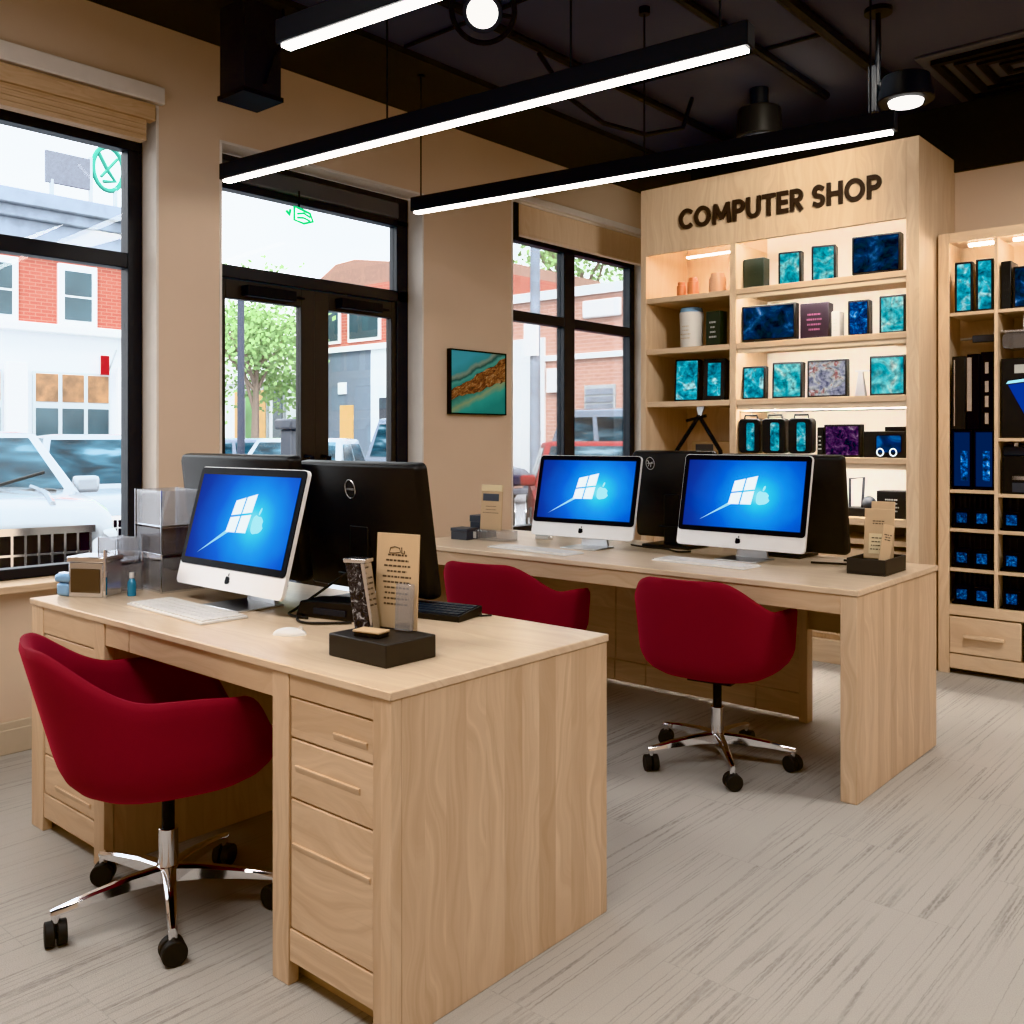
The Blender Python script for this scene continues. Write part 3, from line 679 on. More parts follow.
# black docking box and cables
hb = thing('docking_station', 'black box on the front desk between the silver computer and the black monitor', 'box', (-2.235, 1.80, .75), R(12))
obj('case', MB().loft([[(-.13, -.06, 0), (.13, -.06, 0), (.13, .06, 0), (-.13, .06, 0)], [(-.12, -.05, .045), (.125, -.055, .055), (.125, .055, .055), (-.12, .05, .045)]]), 'black_satin', hb, .004, world=False)
obj('port_panel', MB().box(-.06, .06, -.062, -.055, .012, .03), 'grey_metal', hb, .001, world=False)
def cable(label, pts, r=.004, n=5):
    P = [Vector(p) for p in pts]; out = []
    for i in range(len(P)-1):
        a, b, c, d = P[max(0, i-1)], P[i], P[i+1], P[min(len(P)-1, i+2)]
        for k in range(n):
            t = k/n; out.append(.5*((2*b) + (c-a)*t + (2*a-5*b+4*c-d)*t*t + (3*b-a-3*c+d)*t**3))
    out.append(P[-1]); tag(obj('cable', MB().tube(out, r, 6), 'rubber'), label, 'cable', 'black cables on the desks')
cable('black cable hanging from the front monitor in an arc to the desk', [(-2.28, 1.95, .9), (-2.3, 1.88, .87), (-2.38, 1.82, .80), (-2.42, 1.77, .756), (-2.36, 1.70, .755), (-2.27, 1.70, .755)])
cable('black cable lying in a loop beside the front silver computer', [(-2.46, 1.86, .756), (-2.38, 1.78, .756), (-2.28, 1.67, .755), (-2.2, 1.66, .755), (-2.12, 1.74, .755)])
cable('black cable behind the front black keyboard', [(-2.16, 2.07, .754), (-2.0, 2.09, .754), (-1.93, 2.06, .754), (-1.9, 2.09, .754)], .003)
cable('black cable on the rear desk beside the right silver computer', [(-1.68, 3.85, .756), (-1.6, 3.84, .76), (-1.52, 3.9, .757), (-1.46, 3.98, .756), (-1.6, 4.0, .757)], .005)
cable('black cable at the foot of the middle monitor on the rear desk', [(-2.62, 3.9, .757), (-2.5, 3.84, .76), (-2.4, 3.86, .757), (-2.3, 3.8, .757), (-2.26, 3.85, .757)], .005)
# mirrored box, bottle and organisers at the left end of the front desk
mbx = thing('mirrored_box', 'small mirrored box on the left corner of the front desk', 'box', (-3.165, 1.50, .75), R(28))
obj('body', MB().box(-.07, .06, -.05, .05, 0, .115), 'silver', mbx, .003, world=False)
obj('front_panel', MB().box(-.06, .05, -.053, -.05, .015, .095), 'bronze_mirror', mbx, .001, world=False)
obj('lid', MB().box(-.075, .065, -.055, .055, .1155, .135), 'chrome', mbx, .004, world=False)
obj('corner_post', MB().box(.0655, .074, -.055, -.045, 0, .16), 'chrome', mbx, .001, world=False)
bp = thing('wrapped_parcel', 'pale blue glossy packet left of the mirrored box', 'packet', (-3.235, 1.44, .75), R(20))
obj('wrap', MB().box(-.03, .025, -.03, .03, 0, .045).box(-.035, .03, -.034, .034, .046, .075), 'paleblue', bp, .01, world=False)
obj('band', MB().box(-.0365, .0315, -.012, .012, .05, .0765), 'silver', bp, .002, world=False)
bo = thing('small_bottle', 'tiny blue glass bottle between the mirrored box and the clear organiser', 'bottle', (-3.06, 1.57, .75))
obj('glass_body', MB().cyl((0, 0, 0), (0, 0, .045), .014).cyl((0, 0, .045), (0, 0, .06), .014, .006), 'bluegl', bo, .002, world=False)
obj('cap', MB().cyl((0, 0, .06), (0, 0, .078), .008), 'white_pl', bo, world=False)
def organiser(label, loc, rz, w, d, hs, dark):
    t = thing('acrylic_organiser', label, 'organiser', loc, rz)
    z = 0
    for i, h in enumerate(hs):
        mt = 'acrylic_d' if i in dark else 'acrylic'; sh = .0 if i % 2 == 0 else .02
        tray = obj('tray', MB().box(-w/2, w/2-sh, -d/2, d/2, z, z+.006), 'silver', t, world=False)
        obj('tray_wall', MB().box(-w/2, w/2-sh, -d/2, -d/2+.004, z+.0062, z+h-.006).box(-w/2, w/2-sh, d/2-.004, d/2, z+.0062, z+h-.006).box(-w/2, -w/2+.004, -d/2+.0041, d/2-.0041, z+.0062, z+h-.006).box(w/2-sh-.004, w/2-sh, -d/2+.0041, d/2-.0041, z+.0062, z+h-.006), mt, tray, world=False)
        z += h
    obj('lip', MB().box(-w/2-.004, w/2+.004, -d/2-.004, -d/2, hs[0]-.012, hs[0]+.008), 'silver', t, .001, world=False)
    for x in (-w/2, w/2-.004):
        for y in (-d/2-.0045, d/2): obj('corner_post', MB().box(x, x+.004, y, y+.004, 0, sum(hs)-.004), 'silver', t, world=False)
    for x in (-w/2+.02, -w/2+.06, w/2-.03): obj('divider', MB().box(x, x+.003, -d/2+.005, d/2-.005, .008, hs[0]-.01), 'acrylic_d', t, world=False)
    return t
organiser('tall clear acrylic organiser with a smoked middle tier on the front desk', (-3.12, 1.74, .75), R(-4), .21, .15, (.125, .10, .13), (1,))
organiser('low clear acrylic organiser beside the mirrored box on the front desk', (-3.20, 1.60, .75), R(6), .12, .09, (.10, .09), ())
# rear desk, left end
cs = thing('display_stand', 'tan card stand beside two black boxes at the left end of the rear desk', 'stand', (-3.345, 3.66, .75), R(4))
obj('base', MB().box(-.08, .14, -.045, .06, 0, .05), 'acrylic', cs, .002, world=False)
cd = obj('card', MB().box(-.068, .072, -.003, .003, .05, .25), 'kraft', cs, .001, world=False, loc=(-.01, .02, 0), rot=(R(-4), 0, 0))
obj('header', MB().box(-.068, .072, -.006, .004, .2505, .285), 'gold', cd, .002, world=False)
obj('label_strip', MB().box(-.055, .05, -.0045, -.003, .20, .238), 'slate', cd, world=False)
obj('printed_text', textlines(0, .13, .18, .11, 3, -.003, 8, .003), 'ink', cd, world=False)
obj('price_tag', MB().box(-.078, -.05, -.0465, -.0455, .008, .042), 'white_pl', cs, world=False)
for lab, lc, dm in (('lower black box left of the tan card stand on the rear desk', (-3.465, 3.60, .75), (.055, .045, .06)), ('small black box standing behind the lower one at the left end of the rear desk', (-3.46, 3.74, .75), (.055, .045, .118))):
    bx = thing('gift_box', lab, 'box', lc, R(3)); a, b_, c_ = dm
    obj('body', MB().box(-a, a, -b_, b_, 0, c_*.7), 'slate', bx, .002, world=False); obj('lid', MB().box(-a-.002, a+.002, -b_-.002, b_+.002, c_*.7+.0005, c_), 'slate', bx, .002, world=False)
sp = thing('phone_stand', 'white framed phone leaning beside the tan card stand', 'phone', (-3.15, 3.86, .75), R(4))
obj('body', MB().box(-.045, .045, -.005, .005, .01, .16), 'white_pl', sp, .004, world=False, rot=(R(-8), 0, 0))
M['phone'] = screen_mat('phone_screen', 4.2, [(.3, (.1, .2, .25)), (.6, (.35, .45, .45)), (.75, (.6, .7, .7))], .8, 12)
obj('screen', MB().box(-.038, .038, -.0068, -.0055, .02, .145), 'phone', sp, world=False, rot=(R(-8), 0, 0))
obj('rest', MB().box(-.04, .04, -.01, .04, 0, .012), 'white_pl', sp, .002, world=False)
# rear desk, right end
ry = thing('brochure_tray', 'black open tray holding tan brochures on the right end of the rear desk', 'tray', (-1.385, 3.79, .75), R(1))
k = MB().box(-.075, .075, -.12, .12, 0, .008).box(-.075, .075, -.12, -.112, .008, .062).box(-.075, .075, .112, .12, .008, .062).box(-.075, -.067, -.112, .112, .008, .062).box(.067, .075, -.112, .112, .008, .062)
obj('tray_body', k, 'charcoal', ry, .002, world=False); obj('filler', MB().box(-.066, .066, -.111, .111, .0085, .045), 'black_satin', ry, world=False)
br = thing('brochure', 'wide tan brochure standing in the black tray on the rear desk', 'brochure', (-1.395, 3.83, .797), R(8))
pg = obj('page', MB().box(-.055, .06, -.003, .003, 0, .20).box(-.03, .06, -.002, .004, .195, .23), 'kraft', br, .002, world=False, rot=(R(-8), 0, 0))
obj('printed_panel', MB().box(-.035, .035, -.004, -.003, .02, .10), 'gold', pg, world=False)
obj('printed_text', textlines(0, .03, .09, .06, 4, -.0042, 5, .004), 'ink', pg, world=False)
obj('printed_mark', textlines(0, .135, .155, .05, 2, -.0032, 6, .004), 'ink', pg, world=False)
b3 = thing('brochure', 'narrow tan leaflet leaning at the right of the black tray', 'brochure', (-1.345, 3.76, .797), R(40))
pg = obj('page', MB().box(-.022, .02, -.003, .003, 0, .145), 'kraft', b3, .001, world=False, rot=(R(-10), R(12), 0))
obj('printed_mark', textlines(0, .08, .11, .03, 3, -.0032, 2, .004), 'ink', pg, world=False)

# ================================================================== DISPLAY CABINET WITH THE SHOP SIGN
CX0, CX1, CY0, CY1, CT = -3.42, -1.677, 5.2, 5.815, 2.88
cb = thing('display_cabinet', 'tall light wood display cabinet with the shop sign and lit shelves', 'cabinet', (-2.55, 5.5, 0))
obj('side_panel', B(CX0, CX0+.04, CY0, CY1, 0, CT), 'cab_z', cb, .002)
obj('side_panel', B(CX1-.067, CX1, CY0, CY1, 0, CT), 'cab_z', cb, .002)
obj('top_panel', B(CX0+.0405, CX1-.0675, CY0+.03, CY1, CT-.03, CT), 'cab_x', cb)
sg = obj('sign_board', B(CX0+.0405, CX1-.0675, CY0, CY0+.028, 2.455, CT), 'cab_z', cb)
obj('divider', B(-2.785, -2.742, CY0+.002, CY1-.2, .8, 2.4545), 'cab_z', cb, .002)
obj('back_panel', B(CX0+.0405, -2.786, CY1-.1, CY1-.08, .8, 2.85), 'cab_z', cb)
obj('back_panel', B(-2.741, CX1-.0675, CY1-.2, CY1-.18, 1.18, 2.85), 'lit_white', cb)
obj('back_panel', B(-2.741, CX1-.0675, CY1-.2, CY1-.18, .8, 1.179), 'cool_white', cb)
SH = (2.178, 1.850, 1.512, 1.172)
for z in SH:
    for a, b in ((CX0+.0405, -2.786), (-2.741, CX1-.0675)):
        right = a > -3
        if not right and z < 1.2: continue
        yb = CY1-.2001 if right else CY1-.101
        s = obj('shelf', B(a, b, CY0+.004, yb, z-.034, z), 'cab_x', cb, .002)
        if right:
            obj('lip', B(a, b, CY0+.016, CY0+.026, z-.062, z-.0342), 'cab_pale', s, .002)
            obj('light_strip', B(a+.02, b-.02, CY0+.030, CY0+.05, z-.044, z-.0345), 'strip', s)
obj('light_strip', B(-2.70, CX1-.09, CY0+.035, CY0+.055, 2.462, 2.47), 'strip', cb)
obj('light_strip', B(-3.2, -2.80, CY0+.20, CY0+.225, 2.447, 2.4545), 'strip', cb)
obj('shelf', B(-2.741, CX1-.0675, CY0+.004, CY1-.2001, .80, .84), 'cab_x', cb, .002)
obj('shelf', B(-2.741, CX1-.0675, CY0+.06, CY1-.2001, .69, .72), 'cab_x', cb, .002)
obj('counter', B(CX0+.0405, -2.786, CY0+.004, CY1-.101, .80, .84), 'cab_x', cb, .002)
obj('hanging_rail', MB().cyl((-2.741, CY0+.05, 1.44), (CX1-.068, CY0+.05, 1.44), .007), 'alu', cb)
lc = obj('base_unit', B(CX0+.0405, CX1-.0675, CY0+.1, CY1-.2, .13, .66), 'cab_z', cb)
n = 4; ww = (CX1-.07 - CX0-.043)/n
for i in range(n):
    d = obj('cupboard_door', B(CX0+.043+i*ww+.002, CX0+.043+(i+1)*ww-.002, CY0+.08, CY0+.0995, .16, .655), 'cab_z', cb, .003)
    obj('door_knob', MB().sphere((CX0+.043+i*ww+(.04 if i % 2 else ww-.04), CY0+.068, .55), .012), 'cab_x', d)
obj('plinth', B(CX0+.0405, CX1-.0675, CY0+.06, CY0+.1, 0, .13), 'cab_x', cb, .003)
# sign lettering
M['letters'] = plain('dark_brown_letters', (.035, .022, .017), .5)
def arc(cx, cz, rx, rz, a0, a1, n=16): return [(cx + rx*math.cos(R(a0+(a1-a0)*i/n)), cz + rz*math.sin(R(a0+(a1-a0)*i/n))) for i in range(n+1)]
SW = .20                                   # stroke width, letter height 1
e, f_ = SW/2, 1-SW/2
LET = {'C': (.86, [arc(.5, .5, .4, .4, 45, 315, 24)]), 'O': (1.0, [arc(.5, .5, .4, .4, 0, 360, 32)]),
       'M': (1.12, [[(.1, 0), (.2, .96)], [(.2, .9), (.56, .22)], [(.56, .22), (.92, .9)], [(.92, .96), (1.02, 0)]]),
       'P': (.70, [[(.1, 0), (.1, 1)], [(.1, f_)] + arc(.36, .68, .24, .22, 90, -90, 12) + [(.1, .46)]]),
       'U': (.80, [[(.1, 1)] + arc(.4, .4, .3, .3, 180, 360, 16) + [(.7, 1)]]), 'T': (.72, [[(0, f_), (.72, f_)], [(.36, 0), (.36, 1)]]),
       'E': (.62, [[(.1, 0), (.1, 1)], [(.1, f_), (.6, f_)], [(.1, .5), (.56, .5)], [(.1, e), (.6, e)]]),
       'R': (.72, [[(.1, 0), (.1, 1)], [(.1, f_)] + arc(.36, .69, .22, .21, 90, -90, 12) + [(.1, .48)], [(.3, .46), (.62, 0)]]),
       'S': (.66, [[(.58, .80)] + arc(.34, .70, .22, .2, 45, 235, 14) + arc(.34, .30, .23, .2, 75, -140, 16) + [(.06, .2)]]),
       'H': (.80, [[(.1, 0), (.1, 1)], [(.7, 0), (.7, 1)], [(.1, .5), (.7, .5)]])}
def ribbon(mb, pts, k, sx, ox, oz, y0, y1):
    N = len(pts); closed = math.hypot(pts[0][0]-pts[-1][0], pts[0][1]-pts[-1][1]) < 1e-6
    if closed: pts = pts[:-1]; N -= 1
    Lp, Rp = [], []
    for i in range(N):
        a_ = pts[i-1] if (i or closed) else pts[i]; b_ = pts[(i+1) % N] if (i < N-1 or closed) else pts[i]
        dx, dz = b_[0]-a_[0], b_[1]-a_[1]; l = math.hypot(dx, dz); nx, nz = -dz/l*SW/2, dx/l*SW/2
        Lp.append((ox+(pts[i][0]+nx)*sx, oz+(pts[i][1]+nz)*k)); Rp.append((ox+(pts[i][0]-nx)*sx, oz+(pts[i][1]-nz)*k))
    rings = [[(Lp[i][0], y0, Lp[i][1]), (Rp[i][0], y0, Rp[i][1]), (Rp[i][0], y1, Rp[i][1]), (Lp[i][0], y1, Lp[i][1])] for i in range(N)]
    if closed: rings.append(rings[0])
    mb.loft(rings, cap=not closed)
word = 'COMPUTER SHOP'; gap = .10
tot = sum(LET[c][0] + gap if c != ' ' else .34 for c in word) - gap
kx = 1.258/tot; xp = -3.128
for c in word:
    if c == ' ': xp += .34*kx; continue
    mb = MB()
    for i, st_ in enumerate(LET[c][1]): ribbon(mb, st_, .128, kx, xp, 2.583, CY0-.016 - .0004*i, CY0-.0005)
    obj('sign_letter', mb, 'letters', sg, smooth=30)['label'] = 'dark raised capital letter ' + c + ' of the shop sign'
    xp += (LET[c][0] + gap)*kx

# ------------------------------------------------------------------ goods on the cabinet shelves
def device(name, label, cat, x0, x1, z0, z1, y=5.27, depth=.06, stops=CY, seed=1, scale=14, st=1.0, lean=0, rz=0, edge='black_satin', bez=.012, group=None, foot=False):
    w, h = x1-x0, z1-z0
    t = thing(name, label, cat, ((x0+x1)/2, y, z0), rz, group); rot = (R(-lean), 0, 0)
    lift = .012 if foot else 0
    obj('housing', MB().box(-w/2, w/2, 0, depth, lift, h), edge, t, .004, world=False, rot=rot)
    m_ = screen_mat('lit_display_pattern', seed, stops, st, scale)
    obj('screen', MB().prism(rrect(-w/2+bez, w/2-bez, lift+bez, h-bez, .004), -.0015, -.0002), m_, t, world=False, rot=rot)
    if foot: obj('foot', MB().box(-w*.25, w*.25, .0, depth+.04, 0, .0115), 'black_satin', t, .002, world=False)
    return t
gz = SH
GR = 'lit gadgets on the cabinet shelves'
def pack(name, label, cat, x0, x1, z0, z1, body, band, y=5.28, depth=.08, rz=0):
    w, h = x1-x0, z1-z0; t = thing(name, label, cat, ((x0+x1)/2, y, z0), rz)
    obj('carton', MB().box(-w/2, w/2, 0, depth, 0, h), body, t, .004, world=False)
    obj('print', textlines(0, h*.2, h*.75, w*.6, 4, -.0004, int(abs(x0)*97), h*.05), band, t, world=False)
    return t
M['orange_gl'] = plain('orange_translucent', (.75, .3, .14), .3); M['peach'] = plain('pale_peach_glass', (.85, .55, .38), .25)
M['greenblk'] = plain('green_black_carton', (.02, .03, .022), .5); M['silvertxt'] = plain('pale_print', (.5, .52, .5), .5); M['tan_txt'] = plain('tan_print', (.6, .5, .35), .6)
M['purpleblk'] = plain('plum_black_carton', (.025, .015, .025), .4); M['plum'] = plain('plum_print', (.3, .1, .2), .5)
def jar(label, x, w, h, z, mat):
    t = thing('glass_jar', label, 'jar', (x, 5.32, z))
    obj('glass', MB().cyl((0, 0, 0), (0, 0, h*.8), w/2, w/2*.95, 20), mat, t, .004, world=False); obj('lid', MB().cyl((0, 0, h*.8+.0005), (0, 0, h), w/2*.8, w/2*.75, 20), mat, t, .002, world=False)
jar('small orange jar at the left end of the top shelf', -3.19, .062, .10, gz[0], 'orange_gl')
jar('orange jar on the top shelf, second from the left', -3.105, .075, .12, gz[0], 'orange_gl')
jar('pale peach jar on the top shelf of the left bay', -2.93, .11, .13, gz[0], 'peach')
pack('gadget_box', 'black box at the left end of the top right-bay shelf', 'box', -2.735, -2.60, gz[0], gz[0]+.185, 'greenblk', 'greenblk')
device('tablet', 'left cyan-lit tablet of the two on the top shelf', 'tablet', -2.50, -2.365, gz[0], gz[0]+.195, seed=1, stops=CY2, rz=R(8), group=GR)
device('tablet', 'right cyan-lit tablet of the two on the top shelf', 'tablet', -2.295, -2.16, gz[0], gz[0]+.205, seed=2, stops=CY2, depth=.09, rz=R(14), group=GR)
device('small_monitor', 'dark blue-lit monitor at the right end of the top shelf', 'monitor', -2.06, -1.80, gz[0], gz[0]+.225, seed=3, stops=DK, scale=10, rz=R(5), depth=.07, group=GR, foot=True)
cn = thing('white_canister', 'white canister with a pale blue lid in the left bay', 'canister', (-3.127, 5.34, gz[1]))
obj('body', MB().cyl((0, 0, 0), (0, 0, .23), .07, .078, 24), 'white_pl', cn, .004, world=False); obj('lid', MB().cyl((0, 0, .2305), (0, 0, .26), .076, .066, 24), 'paleblue', cn, .004, world=False)
obj('print', textlines(0, .05, .15, .08, 4, -.0755, 4, .006), 'tan_txt', cn, world=False)
pack('gadget_box', 'green-black box beside the white canister', 'box', -2.995, -2.89, gz[1], gz[1]+.22, 'greenblk', 'silvertxt', rz=R(-6))
device('wide_monitor', 'wide dark monitor lit blue on the second shelf', 'monitor', -2.735, -2.40, gz[1], gz[1]+.225, seed=4, stops=DK, scale=8, depth=.06, rz=R(3), group=GR, foot=True)
pack('gadget_box', 'plum-black box beside the wide monitor on the second shelf', 'box', -2.37, -2.205, gz[1], gz[1]+.21, 'purpleblk', 'plum', depth=.1, rz=R(6))
pack('gadget_box', 'slim white box beside the plum-black box', 'box', -2.185, -2.14, gz[1], gz[1]+.15, 'white_pl', 'silvertxt')
device('tablet', 'dark blue tablet with rows of light on the second shelf', 'tablet', -2.085, -1.968, gz[1], gz[1]+.20, seed=5, stops=BL, scale=30, depth=.07, rz=R(5), group=GR)
device('tablet', 'cyan-lit tablet at the right end of the second shelf', 'tablet', -1.912, -1.77, gz[1], gz[1]+.21, seed=6, stops=CY2, depth=.03, group=GR)
device('phone_case_display', 'left of two leaning dark displays in the left bay', 'display', -3.205, -3.045, gz[2], gz[2]+.27, seed=7, stops=CY, depth=.09, lean=5, rz=R(12), group=GR)
device('phone_case_display', 'right of two leaning dark displays in the left bay', 'display', -3.0, -2.86, gz[2], gz[2]+.265, seed=8, stops=CY, depth=.1, lean=5, rz=R(14), bez=.03, group=GR)
device('tablet', 'cyan-lit tablet at the left end of the third shelf', 'tablet', -2.735, -2.59, gz[2], gz[2]+.20, seed=9, stops=CY, depth=.05, lean=3, rz=R(4), group=GR)
device('tablet', 'bright cyan tablet, second on the third shelf', 'tablet', -2.54, -2.36, gz[2], gz[2]+.215, seed=10, stops=CY2, depth=.06, lean=3, rz=R(6), group=GR)
device('photo_display', 'wide display with a pale coloured picture on the third shelf', 'display', -2.325, -2.09, gz[2], gz[2]+.215, seed=11, stops=MX, depth=.04, scale=16, st=.9, group=GR)
ss = thing('card_stand', 'small grey stand beside the pale picture display', 'stand', (-2.035, 5.33, gz[2]))
obj('post', MB().loft([[(-.03, -.02, 0), (.03, -.02, 0), (.03, .02, 0), (-.03, .02, 0)], [(-.012, -.008, .14), (.012, -.008, .14), (.012, .008, .14), (-.012, .008, .14)]]), 'alu', ss, world=False)
obj('arm', MB().box(-.03, .06, -.012, .012, .1405, .15), 'alu', ss, world=False)
device('wide_tablet', 'wide cyan-lit tablet at the right end of the third shelf', 'tablet', -1.965, -1.77, gz[2], gz[2]+.22, seed=12, stops=CY2, depth=.03, scale=9, group=GR)
def bag(label, x0, x1, seed):
    w = x1-x0; t = thing('hanging_case', label, 'case', ((x0+x1)/2, 5.25, 1.44), R(4), 'black cases hanging from the rail')
    b = MB().loft([[(x, y, z) for x, z in rrect(-w/2, w/2, -.25, -.045, .025)] for y in (-.03, .05)])
    obj('case', b, 'black_satin', t, .006, world=False)
    m_ = screen_mat('case_window_pattern', seed, CY, .9, 18)
    obj('window', MB().prism(rrect(-w*.12, w*.24, -.235, -.07, .012), -.032, -.0302), m_, t, world=False)
    obj('handle', MB().tube([(-w*.3, 0, -.05), (-w*.28, 0, -.025), (w*.28, 0, -.025), (w*.3, 0, -.05)], .006), 'black_satin', t, world=False)
    obj('hook', MB().tube([(0, 0, -.026), (0, .014, -.012), (0, .012, .006), (0, -.004, .01), (0, -.012, .002)], .003), 'alu', t, world=False)
bag('hanging black case nearest the divider on the rail', -2.735, -2.60, 13)
bag('middle hanging black case on the rail', -2.585, -2.44, 14)
bag('hanging black case on the rail beside the purple-lit screen', -2.42, -2.28, 15)
pack('gadget_box', 'thin black box between the hanging cases and the purple-lit screen', 'box', -2.27, -2.235, gz[3], gz[3]+.17, 'black_satin', 'silvertxt')
device('small_monitor', 'screen lit dull purple on the fourth shelf', 'monitor', -2.225, -2.015, gz[3], gz[3]+.185, seed=16, stops=PU, scale=26, depth=.06, group=GR)
pj = thing('projector', 'black box gadget with blue glow at the right end of the fourth shelf', 'gadget', (-1.885, 5.27, gz[3]))
obj('case', MB().box(-.115, .115, 0, .12, 0, .145), 'black_satin', pj, .005, world=False); obj('top_block', MB().box(.0, .11, .01, .11, .1455, .17), 'black_satin', pj, .003, world=False)
obj('front_glow', MB().prism(rrect(-.04, .09, .03, .12, .01), -.002, -.0003), screen_mat('projector_glow', 17, BL, .7, 9), pj, world=False)
obj('lamp', MB().tube([(-.02 + .018*math.cos(a), -.003, .03 + .02*math.sin(a)) for a in [2*PI*i/12 for i in range(12)]], .004, 5, True).tube([(.05 + .018*math.cos(a), -.003, .03 + .02*math.sin(a)) for a in [2*PI*i/12 for i in range(12)]], .004, 5, True), 'logo', pj, world=False)
tp = thing('tripod_display', 'black A-shaped stand with grey cards at the foot of the left bay', 'stand', (-3.03, 5.3, .84))
obj('leg', MB().tube([(-.02, 0, .58), (-.17, -.02, .36), (-.22, -.03, 0)], .014), 'black_metal', tp, world=False); obj('leg', MB().tube([(-.02, 0, .58), (.14, -.02, .36), (.2, -.03, 0)], .014), 'black_metal', tp, world=False)
obj('crossbar', MB().tube([(-.11, 0, .55), (.03, 0, .58)], .01), 'black_metal', tp, world=False)
obj('clip', MB().loft([[(-.02, -.008, .58), (0, -.008, .58), (0, .008, .58), (-.02, .008, .58)], [(-.04, -.008, .66), (.03, -.008, .66), (.03, .008, .66), (-.04, .008, .66)]]), 'alu', tp, world=False)
gb = thing('grey_carton', 'stacked tan and grey carton behind the A-shaped stand', 'box', (-3.06, 5.5, .84))
obj('carton', MB().box(-.16, .17, 0, .15, 0, .42), 'kraft', gb, .004, world=False); obj('grey_panel', MB().box(-.13, .0, -.002, -.0005, .25, .40), 'vent_grey', gb, world=False)
pr_ = thing('model_machine', 'small dark metal machine with an open frame behind the rear desk', 'machine', (-2.02, 5.28, .84))
obj('base', MB().box(-.09, .08, 0, .12, 0, .05), 'black_satin', pr_, .006, world=False); obj('motor', MB().sphere((.03, .05, .075), .04), 'slate', pr_, world=False)
obj('open_frame', MB().tube([(-.07, .03, .05), (-.07, .03, .21), (.01, .03, .22), (.0, .03, .05)], .008), 'grey_metal', pr_, world=False)
pack('gadget_box', 'black case half hidden behind the brochures in front of the white back panel', 'box', -1.93, -1.77, .84, .99, 'black_satin', 'silvertxt', depth=.12)

# ================================================================== SHELVING UNIT AT THE RIGHT
S0, S1, T0, T1, ST = -1.663, -.70, 5.47, 5.815, 2.395
su = thing('shelving_unit', 'light wood cube shelving with a bottom drawer at the right edge', 'shelves', (-1.18, 5.64, 0))
obj('side_panel', B(S0, S0+.02, T0+.012, T1, 0, ST), 'cab_z', su, .002); obj('side_panel', B(S1-.02, S1, T0+.012, T1, 0, ST), 'cab_z', su, .002)
obj('front_stile', B(S0, S0+.058, T0, T0+.0115, .0, ST), 'cab_z', su, .002); obj('front_stile', B(S1-.058, S1, T0, T0+.0115, .0, ST), 'cab_z', su, .002)
obj('top_panel', B(S0+.0205, S1-.0205, T0+.012, T1, ST-.03, ST), 'cab_x', su); obj('top_rail', B(S0+.0585, S1-.0585, T0, T0+.0115, 2.34, ST), 'cab_x', su, .002)
obj('back_panel', B(S0+.0205, S1-.0205, T1-.02, T1-.004, .36, ST-.031), 'cab_z', su)
for x in (-1.372, -1.04): obj('divider', B(x-.009, x+.009, T0+.002, T1-.021, .376, 2.339), 'cab_z', su, .001)
for a, b, zs_ in ((S0+.0585, -1.3815, (1.96, 1.0, .79, .575)), (-1.3625, -1.0495, (1.96, 1.28, .985, .79, .575)), (-1.0305, S1-.0585, (1.96, 1.5, 1.0, .79, .575))):
    for z in zs_: obj('shelf', B(a, b, T0+.004, T1-.021, z-.018, z), 'cab_x', su, .001)
obj('light_strip', B(-1.52, -1.40, T0+.05, T0+.07, 2.32, 2.335), 'strip', su); obj('light_strip', B(-1.30, -1.08, T0+.05, T0+.07, 2.32, 2.335), 'strip', su)
obj('bottom_shelf', B(S0+.0205, S1-.0205, T0+.002, T1-.021, .32, .3755), 'cab_x', su, .002)
for a, b in ((S0+.06, -1.25), (-1.235, -.80)):
    dr = obj('drawer', B(a, b, T0-.002, T0+.02, .115, .312), 'cab_x', su, .003)
    xc = (a+b)/2
    obj('drawer_handle', MB().box(xc-.1, xc+.1, T0-.03, T0-.016, .205, .225).box(xc-.095, xc-.075, T0-.0165, T0-.0025, .207, .223).box(xc+.075, xc+.095, T0-.0165, T0-.0025, .207, .223), 'cab_x', dr, .003)
obj('bottom_rail', B(S0+.0585, S1-.0585, T0+.001, T0+.02, .03, .11), 'cab_x', su, .002)
# goods
GS = 'black gadgets in the cube shelving'
device('tall_speaker', 'left cyan-fronted speaker on the top cube shelf', 'speaker', -1.585, -1.495, 1.96, 2.235, y=5.5, seed=21, stops=CY, depth=.1, rz=R(6), group=GS)
device('tall_speaker', 'right cyan-fronted speaker on the top cube shelf', 'speaker', -1.478, -1.392, 1.96, 2.24, y=5.5, seed=22, stops=CY, depth=.1, rz=R(6), group=GS)
pack('gadget_box', 'black box at the top right of the cube shelving, beside the divider', 'box', -1.355, -1.305, 1.96, 2.215, 'black_satin', 'black_satin', y=5.5, depth=.15)
device('gadget_pack', 'blue-printed pack at the top right corner of the cube shelving', 'pack', -1.297, -1.21, 1.96, 2.18, y=5.5, seed=23, stops=DK, depth=.1, group=GS)
rl = thing('tool_bar', 'blue-grey bar fixed across the cube above the tall black towers', 'bar', (-1.445, 5.6, 1.83))
obj('bar', MB().box(-1.53, -1.3815, 5.62, 5.65, 1.805, 1.845), 'slate', rl, .004); obj('rod', MB().cyl((-1.6, 5.66, 1.83), (-1.3815, 5.66, 1.83), .008), 'alu', rl)
